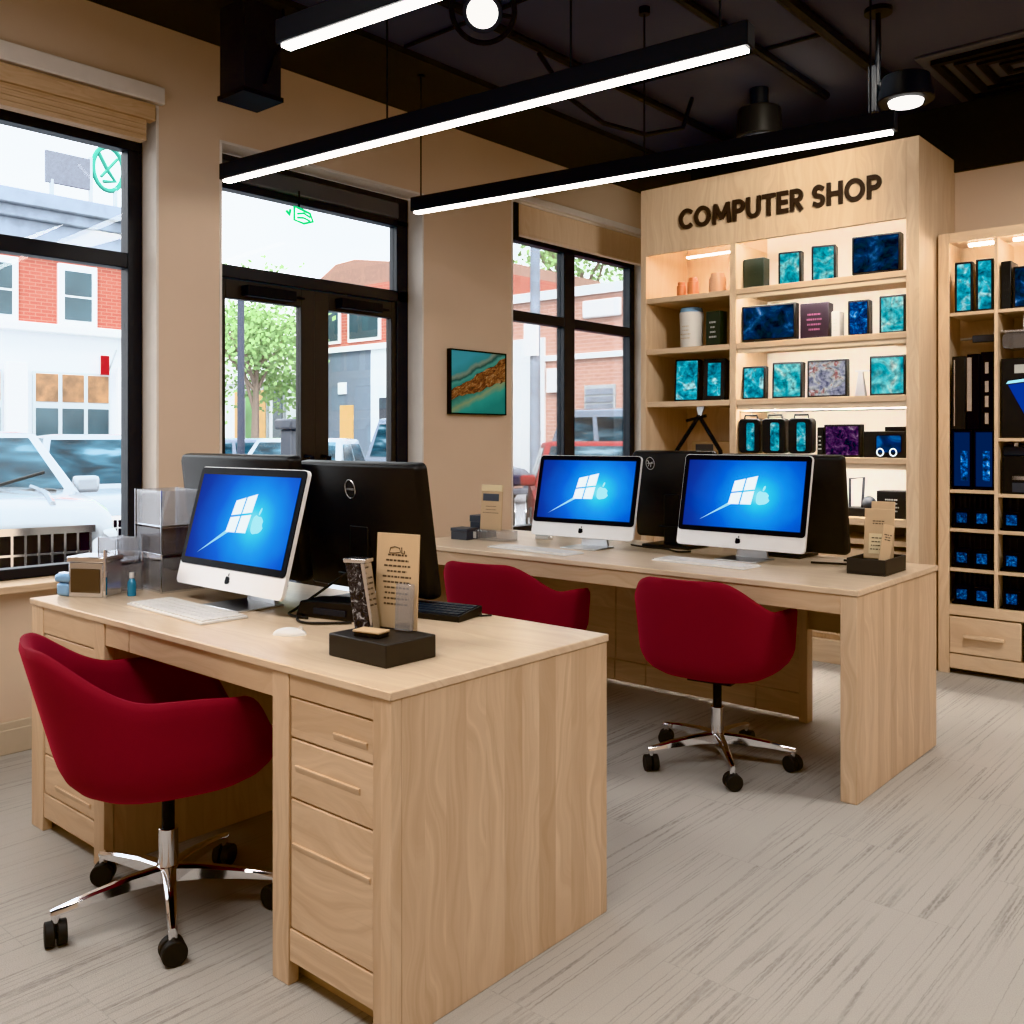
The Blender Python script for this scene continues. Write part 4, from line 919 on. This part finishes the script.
for i, (a, b, lab, edge) in enumerate(((-1.6, -1.53, 'tall black computer tower, leftmost of the three above the blue-lit cases', 'black_satin'), (-1.525, -1.46, 'tall black computer tower with a silver strip, middle of three', 'black_gloss'), (-1.455, -1.386, 'tall black computer tower with broken silver strips, beside the divider', 'black_gloss'))):
    t = thing('computer_tower', lab, 'computer', ((a+b)/2, 5.5, 1.325), 0, GS); w = b-a
    obj('case', MB().box(-w/2, w/2, 0, .22, 0, .40 + .008*i), edge, t, .004, world=False)
    k = MB()
    if i == 0: k.box(-w/2+.01, -w/2+.016, -.002, -.0003, .02, .38)
    elif i == 1: k.box(-w/2+.002, -w/2+.026, -.002, -.0003, .1, .39)
    else:
        for z in (.03, .12, .2, .3): k.box(-w/2+.022, -w/2+.04, -.002, -.0003, z, z+.06)
    obj('front_strip', k, 'silver', t, world=False)
for a, b, lab, sd in ((-1.6, -1.50, 'left blue-lit computer case under the tall towers', 31), (-1.49, -1.388, 'right blue-lit computer case under the tall towers', 32)):
    t = thing('computer_tower', lab, 'computer', ((a+b)/2, 5.5, 1.0), 0, GS); w = b-a
    obj('case', MB().box(-w/2, w/2, 0, .22, 0, .322), 'black_gloss', t, .003, world=False)
    obj('side_light', MB().box(-w/2+.012, w/2-.01, -.002, -.0003, .02, .31), emit('deep_blue_glow', (.003, .018, .10), .8), t, world=False)
    obj('light_bar', MB().box(-.004, .03, -.004, -.0025, .05, .21), screen_mat('fan_light_pattern', sd, BL, 1.3, 40), t, world=False)
at = thing('acrylic_tray', 'clear grey tray hanging under the shelf at the right edge', 'tray', (-1.27, 5.5, 1.75))
obj('tray', MB().prism(rrect(-.08, .12, 0, .085, .025), 0, .14), 'acrylic_d', at, .003, world=False); obj('rim', MB().box(-.085, .125, -.004, .144, .086, .1), 'silver', at, .003, world=False)
obj('hanger', MB().box(.0, .03, .1, .14, .1001, .191), 'alu', at, world=False)
t = thing('gadget_carton', 'large black carton with a bright blue panel at the right edge', 'box', (-1.25, 5.5, 1.28), 0)
obj('carton', MB().box(-.105, .15, 0, .2, 0, .42), 'black_satin', t, .004, world=False)
obj('blue_panel', MB().prism([(-.07, .28), (.1, .3), (.1, .06), (.03, .08)], -.002, -.0003), emit('blue_carton_panel', (.01, .05, .42), .8), t, world=False)
obj('label_strip', MB().box(-.04, .1, -.002, -.0003, .34, .385), 'silvertxt', t, world=False); obj('cyan_strip', MB().prism([(-.08, .285), (.1, .305), (.1, .32), (-.07, .30)], -.002, -.0003), 'logo2', t, world=False)
t = thing('gadget_box', 'black drive box with a white strip in the right column of the cube shelving', 'box', (-1.25, 5.5, .985), 0)
obj('case', MB().box(-.1, .15, 0, .2, 0, .20), 'black_satin', t, .004, world=False); obj('white_strip', MB().box(-.05, .14, -.003, -.0003, .075, .095), 'silver', t, world=False)
obj('drawer_face', MB().box(-.05, .14, -.004, -.0003, .01, .06), 'slate', t, world=False)
t = thing('metal_parts_box', 'grey metal parts box on top of the black drive box', 'box', (-1.25, 5.52, 1.1855), 0)
obj('case', MB().box(-.1, .15, 0, .16, 0, .05), 'grey_metal', t, .004, world=False); obj('clips', MB().box(-.05, -.03, .02, .05, .0505, .07).box(.0, .02, .02, .05, .0505, .07).box(.05, .08, .02, .05, .0505, .065), 'alu', t, world=False)
rows = (('upper', .79), ('middle', .575), ('lower', .376))
for r, (rn, z) in enumerate(rows):
    for a, b, cn_, n in ((-1.602, -1.384, 'left', 2), (-1.36, -1.05, 'right', 2)):
        t = thing('gadget_bin', f'glossy black gadget bin filling the {rn} {cn_} cube of the shelving', 'bin', ((a+b)/2, 5.5, z), 0, 'glossy black bins in the cubes'); w = b-a
        obj('bin', MB().box(-w/2, w/2, .06, .22, 0, .188).box(-w/2, w/2, .0, .0595, 0, .012), 'black_gloss', t, .002, world=False)
        k = MB(); rr = random.Random(r*5+n)
        for q in range(7):
            xx = -w/2 + w*(.1+.12*q); k.box(xx, xx+.004+rr.random()*.006, .058, .0598, .10, .17)
        obj('glass_reeds', k, 'grey_metal', t, world=False)
        for q in range(n):
            xx = (a+b)/2 + w*(-.24 + .46*q) if cn_ == 'left' else -1.30 + q*.15
            side = ('left' if q == 0 else 'right')
            c = thing('light_cube', f'{side} blue-lit cube in the {rn} {cn_} cube of the shelving', 'gadget', (xx, 5.485, z+.0125), R(4), 'blue-lit cubes on the shelving')
            s = .04
            obj('cube', MB().box(-s, s, 0, .055, 0, .09), 'black_gloss', c, .004, world=False)
            obj('lit_face', MB().prism(rrect(-s*.62, s*.62, .02, .072, .004), -.002, -.0003), screen_mat('cube_light_pattern', 40+r*4+q+(9 if cn_ == 'right' else 0), BL, (.6 if q == 0 and cn_ == 'left' else .85), 70), c, world=False)

# ================================================================== THE STREET OUTSIDE
GZ = -.25
M['asphalt'] = plain('grey_asphalt', (.3, .31, .33), .9, var=.15, scale=2); M['pave'] = plain('pale_pavement', (.55, .54, .52), .9, scale=2)
struct('ground', B(-70, -7.2+1.4, -40, 60, GZ-.1, GZ), 'asphalt')
struct('pavement', B(-5.8, -4.4, -40, 60, GZ-.1, GZ+.12), 'pave')
M['brick_a'] = brick_mat('red_brick', (.33, .075, .055), (.40, .11, .08), (.42, .22, .17), 1.0); M['brick_b'] = brick_mat('pale_pink_brick', (.47, .25, .2), (.55, .31, .25), (.6, .44, .39), 1.0)
M['cornice'] = plain('grey_stone_cornice', (.27, .31, .37), .8, var=.45, scale=2.5); M['stone'] = plain('white_facade_paint', (.82, .84, .86), .7, var=.03)
M['bglass'] = plain('street_window_glass', (.05, .09, .11), .15, var=.6, scale=1.2); M['bframe'] = plain('white_window_frame', (.85, .85, .86), .6)
M['amber'] = plain('amber_shop_interior', (.26, .15, .08), .3, var=.9, scale=3.5); M['steel'] = plain('pale_steel_frame', (.45, .48, .5), .5)
M['grey_ren'] = plain('blue_grey_render', (.17, .21, .26), .8); M['leaf'] = plain('pale_green_leaves', (.3, .45, .2), .7, var=.5, scale=1.5); M['leaf2'] = plain('deep_green_leaves', (.16, .3, .13), .7, var=.5, scale=1.5)
M['bark'] = plain('grey_brown_bark', (.25, .2, .17), .9); M['wood_door'] = plain('amber_painted_door', (.65, .42, .2), .6, var=.3, scale=6); M['dark_pole'] = plain('dark_steel_pole', (.04, .05, .08), .5)
M['c_white'] = plain('white_car_paint', (.33, .365, .405), .18, var=.01, Coat_Weight=.6); M['c_silver'] = plain('pale_blue_silver_paint', (.22, .27, .34), .2, .3, .01); M['c_blue'] = plain('deep_blue_car_paint', (.008, .014, .06), .45, var=.01, Specular_IOR_Level=.12); M['c_red'] = plain('red_car_paint', (.24, .006, .010), .4, var=.01, Specular_IOR_Level=.15)
m, nt, out = _new('car_window_glass'); g = G(nt); x, y, z = g.xyz()
f = g.noise(g.comb(g.m('MULTIPLY', x, .8), g.m('MULTIPLY', y, 1.2), g.m('MULTIPLY', z, 5)), 1.3, 2, .5, .4)  # pale teal bands put reflections into the glass colour
g.bsdf(out, g.ramp(f, [(.36, (.004, .014, .022)), (.5, (.01, .045, .07)), (.62, (.035, .10, .14)), (.72, (.16, .24, .29))]), .12, Specular_IOR_Level=.15); M['c_glass'] = m; M['hlamp'] = plain('headlamp_glass', (.6, .65, .7), .08)
K = 1.2; FX = -22*K
def AZ(z): return 1.28 + (z-1.28)*K
# building A: red brick over a white shopfront
ba = thing('street_building', 'red brick building over a white shopfront across the street', 'building', (FX-4, 6, GZ))
ya, yb = -8, 11.6*K
obj('brick_wall', B(FX-8, FX, ya, yb, AZ(3.74), AZ(5.44)), 'brick_a', ba); obj('shopfront', B(FX-8, FX+.05, ya, yb, GZ, AZ(3.74)), 'stone', ba)
obj('ledge', MB().box(FX-8, FX+.35, ya, yb+.1, AZ(3.74)-.12, AZ(3.74)+.12), 'bframe', ba, .03)
obj('cornice', MB().box(FX-8, FX+.2, ya, yb, AZ(5.44), AZ(6.1)).box(FX-8, FX+.4, ya, yb+.1, AZ(6.1), AZ(6.35)).box(FX-8, FX+.6, ya, yb+.15, AZ(6.35), AZ(6.68)), 'cornice', ba, .03)
for yc in (9.96, 8.2, 6.4, 4.6):
    y0_, y1_ = (yc-.45)*K, (yc+.45)*K
    f = obj('window', B(FX-.02, FX+.1, y0_, y1_, AZ(3.86), AZ(5.26)), 'bframe', ba, .02)
    obj('pane', MB().box(FX+.101, FX+.12, y0_+.17, y1_-.17, AZ(4.55), AZ(5.1)).box(FX+.101, FX+.12, y0_+.17, y1_-.17, AZ(3.98), AZ(4.5)), 'bglass', f)
for s0, s1 in ((8.95, 10.7), (5.6, 8.3)):
    f = obj('shop_window', B(FX+.03, FX+.14, s0*K, s1*K, GZ+.5, AZ(2.78)), 'steel', ba, .02); n = 3; w = (s1-s0)*K/n
    for i in range(n):
        obj('pane', B(FX+.141, FX+.16, s0*K+i*w+.06, s0*K+(i+1)*w-.06, GZ+.6, AZ(1.95)), 'bglass', f)
        obj('pane', B(FX+.141, FX+.16, s0*K+i*w+.06, s0*K+(i+1)*w-.06, AZ(2.1), AZ(2.72)), 'amber', f)
obj('pilaster', MB().box(FX+.051, FX+.25, 8.35*K, 8.8*K, GZ, AZ(2.95)).box(FX+.051, FX+.25, 10.85*K, 11.2*K, GZ, AZ(2.95)), 'bframe', ba, .02)
fl = thing('wall_flag', 'small red and white flag on the white shopfront', 'flag', (FX+.1, 10.6*K, AZ(2.9)))
obj('pole', MB().cyl((FX+.05, 10.65*K, AZ(2.72)), (FX+.5, 10.7*K, AZ(3.35)), .03), 'steel', fl); obj('cloth', MB().face([(FX+.4, 10.62*K, AZ(3.2)), (FX+.35, 10.35*K, AZ(3.22)), (FX+.35, 10.5*K, AZ(2.75)), (FX+.2, 10.62*K, AZ(2.8))]) and MB().box(FX+.3, FX+.33, 10.4*K, 10.6*K, AZ(2.75), AZ(3.2)), 'c_red', fl)
rs = thing('rooftop_sign', 'blank grey sign with a green ring frame on the brick building roof', 'sign', (FX-.3, 10.2*K, AZ(6.68)))
M['sign_grey'] = plain('weathered_sign_board', (.16, .17, .2), .8, var=.2)
obj('board', B(FX-.35, FX-.25, 9.36*K, 10.4*K, AZ(7.12), AZ(7.85)), 'sign_grey', rs)
M['green_fr'] = plain('green_sign_frame', (.03, .24, .18), .5)
P = [(FX-.3, (10.83 + .37*math.cos(a)*1.0)*K, AZ(7.72 + .52*math.sin(a))) for a in [2*PI*i/24 for i in range(24)]]
obj('ring_frame', MB().tube(P, .07, 6, True).tube([(FX-.3, 10.6*K, AZ(8.05)), (FX-.3, 10.8*K, AZ(7.7)), (FX-.3, 11.0*K, AZ(7.45)), (FX-.3, 10.7*K, AZ(7.4))], .06, 6).tube([(FX-.3, 10.65*K, AZ(7.5)), (FX-.3, 11.05*K, AZ(8.0))], .05, 6), 'green_fr', rs)
obj('post', MB().cyl((FX-.3, 10.4*K, AZ(6.65)), (FX-.3, 10.4*K, AZ(7.9)), .06).cyl((FX-.3, 11.0*K, AZ(6.65)), (FX-.3, 11.0*K, AZ(7.3)), .06).cyl((FX-.3, 9.5*K, AZ(6.65)), (FX-.3, 9.5*K, AZ(7.2)), .06), 'steel', rs)
obj('red_foot', B(FX-.5, FX-.1, 10.1*K, 10.7*K, AZ(6.66), AZ(6.78)), 'c_red', rs)
# building B: pale brick, facing the shop front side-on
bb = thing('street_building', 'pale pink brick building seen through the window beside the cabinet', 'building', (-14.5, 22, GZ))
obj('brick_wall', B(-18.6, -8, 20, 27, GZ, 5.0), 'brick_b', bb); obj('parapet', B(-18.7, -7.9, 19.9, 27, 5.0, 5.25), 'stone', bb)
obj('pale_panel', MB().box(-18.6, -16.2, 19.93, 20, GZ, 4.0), 'stone', bb); obj('band', B(-18.6, -8, 19.92, 20, 3.35, 3.5), 'stone', bb)
obj('wall_sign', MB().box(-14.9, -13.7, 19.88, 19.99, 4.38, 4.85), 'bframe', bb, .05)
gd = obj('garage_door', B(-14.85, -13.9, 19.93, 20, GZ, 2.65), 'steel', bb); k = MB()
for i in range(14): k.box(-14.8, -13.95, 19.91, 19.93, GZ+.05+i*.2, GZ+.2+i*.2)
obj('slats', k, 'cornice', gd); obj('box_panel', B(-16.1, -15.5, 19.9, 20, 2.5, 3.15), 'bframe', bb)
# building C: grey and white ground floor under brick
bc = thing('street_building', 'grey and white building with a brick upper floor seen through the right door', 'building', (-23, 22, GZ))
obj('upper_wall', B(-27, -18.75, 20, 27, 4.15, 6.2), 'brick_a', bc); M['roof_br'] = plain('brown_roof', (.26, .16, .13), .85, var=.2); obj('gable', MB().prism([(-27, 6.2), (-18.75, 6.2), (-19.5, 6.75), (-22, 6.75), (-24.2, 7.1), (-25.2, 7.05)], 20, 27), 'roof_br', bc)
obj('grey_wall', B(-27, -23.35, 19.95, 27, GZ, 4.1), 'grey_ren', bc); obj('white_wall', B(-23.35, -18.75, 19.95, 27, GZ, 4.14), 'stone', bc)
obj('ledge', B(-27, -18.75, 19.85, 20, 4.1, 4.28), 'bframe', bc)
for a, b in ((-25.9, -24.9), (-24.5, -22.9)):
    f = obj('window', B(a, b, 19.94, 20, 4.4, 5.8), 'bframe', bc); obj('pane', B(a+.1, b-.1, 19.92, 19.94, 4.5, 5.7), 'bglass', f)
obj('notice', B(-24.95, -24.55, 19.9, 19.95, 2.72, 3.1), 'bframe', bc); obj('door', B(-24.85, -24.2, 19.9, 19.95, GZ, 2.35), 'wood_door', bc)
obj('shop_door', B(-22.9, -22.0, 19.9, 19.95, GZ, 2.55), 'slate', bc)
# building D: low white shop
bd = thing('street_building', 'low white shop with painted doors behind the street tree', 'building', (-32, 22, GZ))
obj('wall', B(-44, -27.2, 20, 27, GZ, 4.3), 'stone', bd); obj('fascia', B(-44, -27.2, 19.85, 20, 3.3, 4.4), 'bframe', bd)
for i, (a, mt_) in enumerate(((-31.0, 'wood_door'), (-30.3, 'leaf2'), (-29.6, 'wood_door'), (-28.6, 'bglass'), (-32.6, 'bglass'), (-34.4, 'brick_b'))):
    f = obj('bay_frame', B(a-.02, a+.64, 19.9, 20, GZ, 3.1), 'steel', bd); obj('bay_panel', B(a+.04, a+.58, 19.87, 19.9, GZ+.1, 3.0), mt_, f)
# trees
def tree(label, x, y, h, rad, n, mat, seed, zc):
    rnd = random.Random(seed); t = thing('street_tree', label, 'tree', (x, y, GZ)); b = MB()
    b.tube([(x, y, GZ), (x+.05, y, GZ+h*.3), (x-.05, y+.1, GZ+h*.6)], [.16, .12, .07])
    for i in range(7):
        a = rnd.uniform(0, 2*PI); q = rnd.uniform(.4, .8)
        b.tube([(x, y, GZ+h*rnd.uniform(.35, .55)), (x+math.cos(a)*rad*q*.5, y+math.sin(a)*rad*q*.5, GZ+h*.62), (x+math.cos(a)*rad*q, y+math.sin(a)*rad*q, GZ+h*rnd.uniform(.65, .85))], [.06, .045, .02], 6)
    obj('trunk', b, 'bark', t); f = MB()
    cl = [(rnd.gauss(0, .45)*rad, rnd.gauss(0, .45)*rad, rnd.gauss(0, .4)*zc) for _ in range(22)]
    for i in range(n):
        c = cl[i % 22]; p = Vector((x + c[0] + rnd.gauss(0, .22)*rad, y + c[1] + rnd.gauss(0, .22)*rad, GZ+h*.72 + c[2] + rnd.gauss(0, .2)*zc))
        s = rnd.uniform(.05, .11)*(h/6.4)**.6; u = Vector((rnd.uniform(-1, 1), rnd.uniform(-1, 1), rnd.uniform(-1, 1))).normalized(); v = u.orthogonal().normalized()
        f.face([p-u*s, p+v*s*.6, p+u*s, p-v*s*.6])
    obj('foliage', f, mat, t)
tree('bushy street tree in front of the low white shop', -25.4, 17.0, 6.6, 2.1, 6000, 'leaf', 3, 2.0)
tree('tall pale tree rising behind the pink brick building', -22.5, 30, 13.5, 4.2, 4500, 'leaf', 5, 3.2)
tree('second pale tree behind the pink brick building, farther right', -9.5, 33, 12, 4, 4000, 'leaf', 8, 2.5)
# poles, bin
tag(obj('lamp_post', MB().cyl((-15.25, 9.92, GZ), (-15.25, 9.92, 4.15), .07, .06).sphere((-15.25, 9.92, 4.2), .12), 'dark_pole'), 'dark lamp post on the street seen through the left door', 'pole')
up = thing('utility_pole', 'pale utility pole in front of the pink brick building', 'pole', (-15.0, 18.1, GZ))
obj('pole', MB().cyl((-15, 18.1, GZ), (-15, 18.1, 9), .14, .11), 'cornice', up); obj('crossarm', MB().box(-15.8, -14.2, 18.02, 18.18, 8.0, 8.15), 'cornice', up); obj('meter_box', MB().box(-15.2, -14.8, 17.9, 18.0, 3.3, 4.1), 'bframe', up)
bn = thing('litter_bin', 'dark post-mounted litter bin just outside the left door', 'bin', (-7.47, 5.43, GZ))
obj('body', MB().box(-7.56, -7.38, 5.34, 5.52, GZ, 1.36), 'slate', bn, .02); obj('lid', MB().box(-7.6, -7.34, 5.3, 5.56, 1.3605, 1.46), 'slate', bn, .02)

# ------------------------------------------------------------------ cars
def make_car(label, loc, heading, paint, L=4.5, W=1.82, H=1.5, suv=False, name='car'):
    t = thing(name, label, 'car', (loc[0], loc[1], GZ), heading, 'parked cars in the street')
    hw = W/2; hood = 1.08 if suv else .86; belt = 1.09 if suv else .92
    st = [(-L/2, .80, .38, belt-.25), (-L/2+.06, .92, .28, belt-.06), (-L/2+.5, .99, .2, belt), (-.9, 1, .2, belt), (.55, 1, .2, belt), (.95, 1, .2, hood+.04), (L/2-.55, .98, .2, hood), (L/2-.18, .93, .24, hood-.05), (L/2-.04, .9, .3, hood-.12), (L/2, .86, .36, hood-.18)]
    rings = []
    for x, k, zb, zt in st:
        w = hw*k
        rings.append([(x, -w*.9, zb), (x, w*.9, zb), (x, w, zb+.14), (x, w, (zb+zt)/2+.04), (x, w*.965, zt-.07), (x, w*.86, zt-.01), (x, w*.4, zt+.018), (x, 0, zt+.022), (x, -w*.4, zt+.018), (x, -w*.86, zt-.01), (x, -w*.965, zt-.07), (x, -w, (zb+zt)/2+.04), (x, -w, zb+.14)])
    obj('body', MB().loft(rings), paint, t, world=False, smooth=40)
    c0, c1 = -L/2+.35, 1.05; r0, r1 = -L/2+.75, .15
    if suv: r0 = -L/2+.45
    bw, tw = hw*.93, hw*.74; z0 = belt-.03
    def P(x, y, z): return Vector((x, y, z))
    bot = [P(c0, -bw, z0), P(c1, -bw, z0), P(c1, bw, z0), P(c0, bw, z0)]; top = [P(r0, -tw, H), P(r1, -tw, H), P(r1, tw, H), P(r0, tw, H)]
    cap = [P(r0+.2, -tw*.8, H+.03), P(r1-.2, -tw*.8, H+.03), P(r1-.2, tw*.8, H+.03), P(r0+.2, tw*.8, H+.03)]
    obj('cabin', MB().loft([bot, top, cap]), paint, t, .02, world=False, smooth=60)
    def panel(nm, A, Bq, Cq, D, u0, u1, v0, v1, mt='c_glass'):
        n = (Bq-A).cross(D-A).normalized()
        def q(u, v): return (A*(1-u)+Bq*u)*(1-v) + (D*(1-u)+Cq*u)*v
        m_ = MB(); F = [q(u0, v0), q(u1, v0), q(u1, v1), q(u0, v1)]; m_.loft([[p-n*.004 for p in F], [p+n*.008 for p in F]]); obj(nm, m_, mt, t, world=False)
    panel('windshield', bot[1], bot[2], top[2], top[1], .06, .94, .1, .93); panel('rear_window', bot[3], bot[0], top[0], top[3], .08, .92, .2, .9)
    for s in (0, 1):
        A, Bq, Cq, D = (bot[0], bot[1], top[1], top[0]) if s == 0 else (bot[2], bot[3], top[3], top[2])
        for a, b in ((.06, .47), (.53, .9)) if s == 0 else ((.1, .47), (.53, .94)): panel('side_window', A, Bq, Cq, D, a, b, .16, .88)
    for sx in (-1, 1):
        for sy in (-1, 1):
            x = sx*(L/2-.85); y = sy*(hw-.09)
            w = obj('wheel', MB().cyl((x, y-.1, .33), (x, y+.1, .33), .33, n=28), 'rubber', t, .02, world=False)
            obj('hub_cap', MB().cyl((x, y+sy*.1, .33), (x, y+sy*.112, .33), .2, n=20), 'alu', w, world=False)
    x = L/2
    gw = .66 if suv else .4; gz0, gz1 = (.6, .87) if suv else (.42, .6)
    gr = obj('grille', MB().box(x-.06, x+.015, -gw, gw, gz0, gz1), 'black_gloss', t, .01, world=False)
    k = MB().box(x+.0, x+.045, -gw-.03, gw+.03, gz1, gz1+.05).box(x+.0, x+.045, -gw-.03, gw+.03, gz0-.05, gz0)
    nb = 16
    for i in range(nb+1): k.box(x+.0155, x+.035, -gw+i*2*gw/nb-.008, -gw+i*2*gw/nb+.008, gz0, gz1)
    k.box(x+.0155, x+.03, -gw, gw, (gz0+gz1)/2-.008, (gz0+gz1)/2+.008)
    obj('grille_bars', k, 'chrome', gr, world=False)
    for s in (-1, 1):
        obj('headlight', MB().box(x-.14, x+.0, s*(gw+.05) if s > 0 else -hw*.9, hw*.9 if s > 0 else -(gw+.05), hood-.36, hood-.2), 'hlamp', t, .03, world=False)
        obj('mirror', MB().box(.72, .86, s*hw*1.02-.1, s*hw*1.02+.1, belt-.02, belt+.12), paint, t, .03, world=False)
    if suv:
        obj('hood_crease', MB().tube([(.95, -hw*.55, hood+.055), (1.5, -hw*.55, hood+.032), (x-.25, -hw*.5, hood-.02)], .022, 6).tube([(.95, hw*.55, hood+.055), (1.5, hw*.55, hood+.032), (x-.25, hw*.5, hood-.02)], .022, 6), paint, t, world=False)
        obj('wiper', MB().tube([(1.06, -.5, belt+.02), (.92, .1, belt+.16)], .014, 5).tube([(1.06, .1, belt+.02), (.92, .62, belt+.16)], .014, 5), 'rubber', t, world=False)
        obj('cowl', MB().box(.98, 1.2, -hw*.7, hw*.7, hood-.02, hood+.045), 'black_satin', t, .02, world=False)
        for sy in (-1, 1): obj('fog_lamp', MB().cyl((x-.02, sy*hw*.78, gz0+.14), (x+.02, sy*hw*.78, gz0+.14), .09, n=20), 'hlamp', t, world=False)
    obj('bumper', MB().box(x-.25, x+.07, -hw*.86, hw*.86, gz0-.2, gz0-.055), 'black_satin' if suv else paint, t, .04, world=False)
    return t
def nose_at(label, nx, ny, hd, paint, **kw):   # nose centre position on the ground
    L = kw.get('L', 4.5); return make_car(label, (nx - math.cos(hd)*L/2, ny - math.sin(hd)*L/2), hd, paint, **kw)
nose_at('white off-roader with a chrome barred grille parked close to the left window', -6.8, 2.46, R(-12), 'c_white', suv=True, W=1.9, H=1.56)
make_car('white car parked behind the off-roader', (-12.6, 6.0), R(-18), 'c_white', H=1.55)
make_car('pale silver car seen low in the left door', (-17.6, 12.4), R(10), 'c_silver', H=1.5)
make_car('white car seen low in the right door', (-12.6, 9.3), R(-49), 'c_white', H=1.5)
make_car('dark blue car facing the window beside the cabinet', (-9.45, 9.51), R(-49), 'c_blue', H=1.45)
make_car('red car parked beside the dark blue car', (-7.9, 10.81), R(-49), 'c_red', H=1.45)
make_car('tall pale silver van along the pink brick building', (-10.8, 16.4), R(0), 'c_silver', H=2.1)
make_car('tall pale silver van farther left along the pink brick building', (-16.6, 16.4), R(0), 'c_silver', H=2.0)

# ================================================================== LIGHT, WORLD, CAMERA
W = bpy.data.worlds.new('world'); scn.world = W; W.use_nodes = True; nt = W.node_tree; nt.nodes.clear(); g = G(nt)
out = nt.nodes.new('ShaderNodeOutputWorld'); bg = nt.nodes.new('ShaderNodeBackground'); nt.links.new(bg.outputs[0], out.inputs[0])
tc = g.n('ShaderNodeTexCoord').outputs['Generated']
g.put(bg.inputs[0], g.ramp(g.noise(tc, 2.2, 4), [(.35, (.94, .97, 1)), (.6, (1, 1, 1))])); bg.inputs[1].default_value = 3.8
def light(name, kind, loc, energy, col=(1, 1, 1), target=None, **kw):
    l = bpy.data.lights.new(name, kind); l.energy = energy; l.color = col
    for k, v in kw.items(): setattr(l, k, v)
    o = bpy.data.objects.new(name, l); COL.objects.link(o); o.location = loc
    if target is not None: o.rotation_euler = (Vector(target) - Vector(loc)).to_track_quat('-Z', 'Y').to_euler()
    return o
light('sun', 'SUN', (5, -8, 20), 3.4, (1, .97, .93), (-7, 6, 0), angle=R(12))
for i, (x, y, e) in enumerate(((-1.2, .3, 42), (.9, 1.2, 26), (.4, 3.9, 62), (-2.6, .0, 40))):
    light('ceiling_fill_light', 'AREA', (x, y, 3.1), e, (1, .955, .9), (x, y, 0), shape='RECTANGLE', size=1.3, size_y=.6)  # added fill lights under the ceiling, with no fixture modelled
light('sign_spot_light', 'SPOT', (-1.5, 3.9, 2.95), 110, (1, .9, .76), (-2.5, 5.2, 2.5), spot_size=R(75), spot_blend=.9, shadow_soft_size=.12)
light('shelf_spot_light', 'SPOT', (-.6, 3.9, 3.0), 65, (1, .9, .78), (-1.3, 5.5, 1.4), spot_size=R(80), spot_blend=.9, shadow_soft_size=.12)

cam = bpy.data.cameras.new('camera'); co = bpy.data.objects.new('camera', cam); COL.objects.link(co); scn.camera = co
co.location = (0, 0, 1.28); co.rotation_euler = (R(90), 0, math.atan2(.6567, .7542))
cam.sensor_fit = 'HORIZONTAL'; cam.sensor_width = 36; cam.lens = 36*951/1024; cam.shift_x = 0; cam.shift_y = -74/1024
cam.clip_start = .05; cam.clip_end = 300
scn.view_settings.view_transform = 'Khronos PBR Neutral'
scn.view_settings.exposure = 0.0
scn.cycles.use_denoising = True
scn.cycles.max_bounces = 8; scn.cycles.transparent_max_bounces = 16; scn.cycles.sample_clamp_indirect = 6
scn.cycles.caustics_reflective = False; scn.cycles.caustics_refractive = False
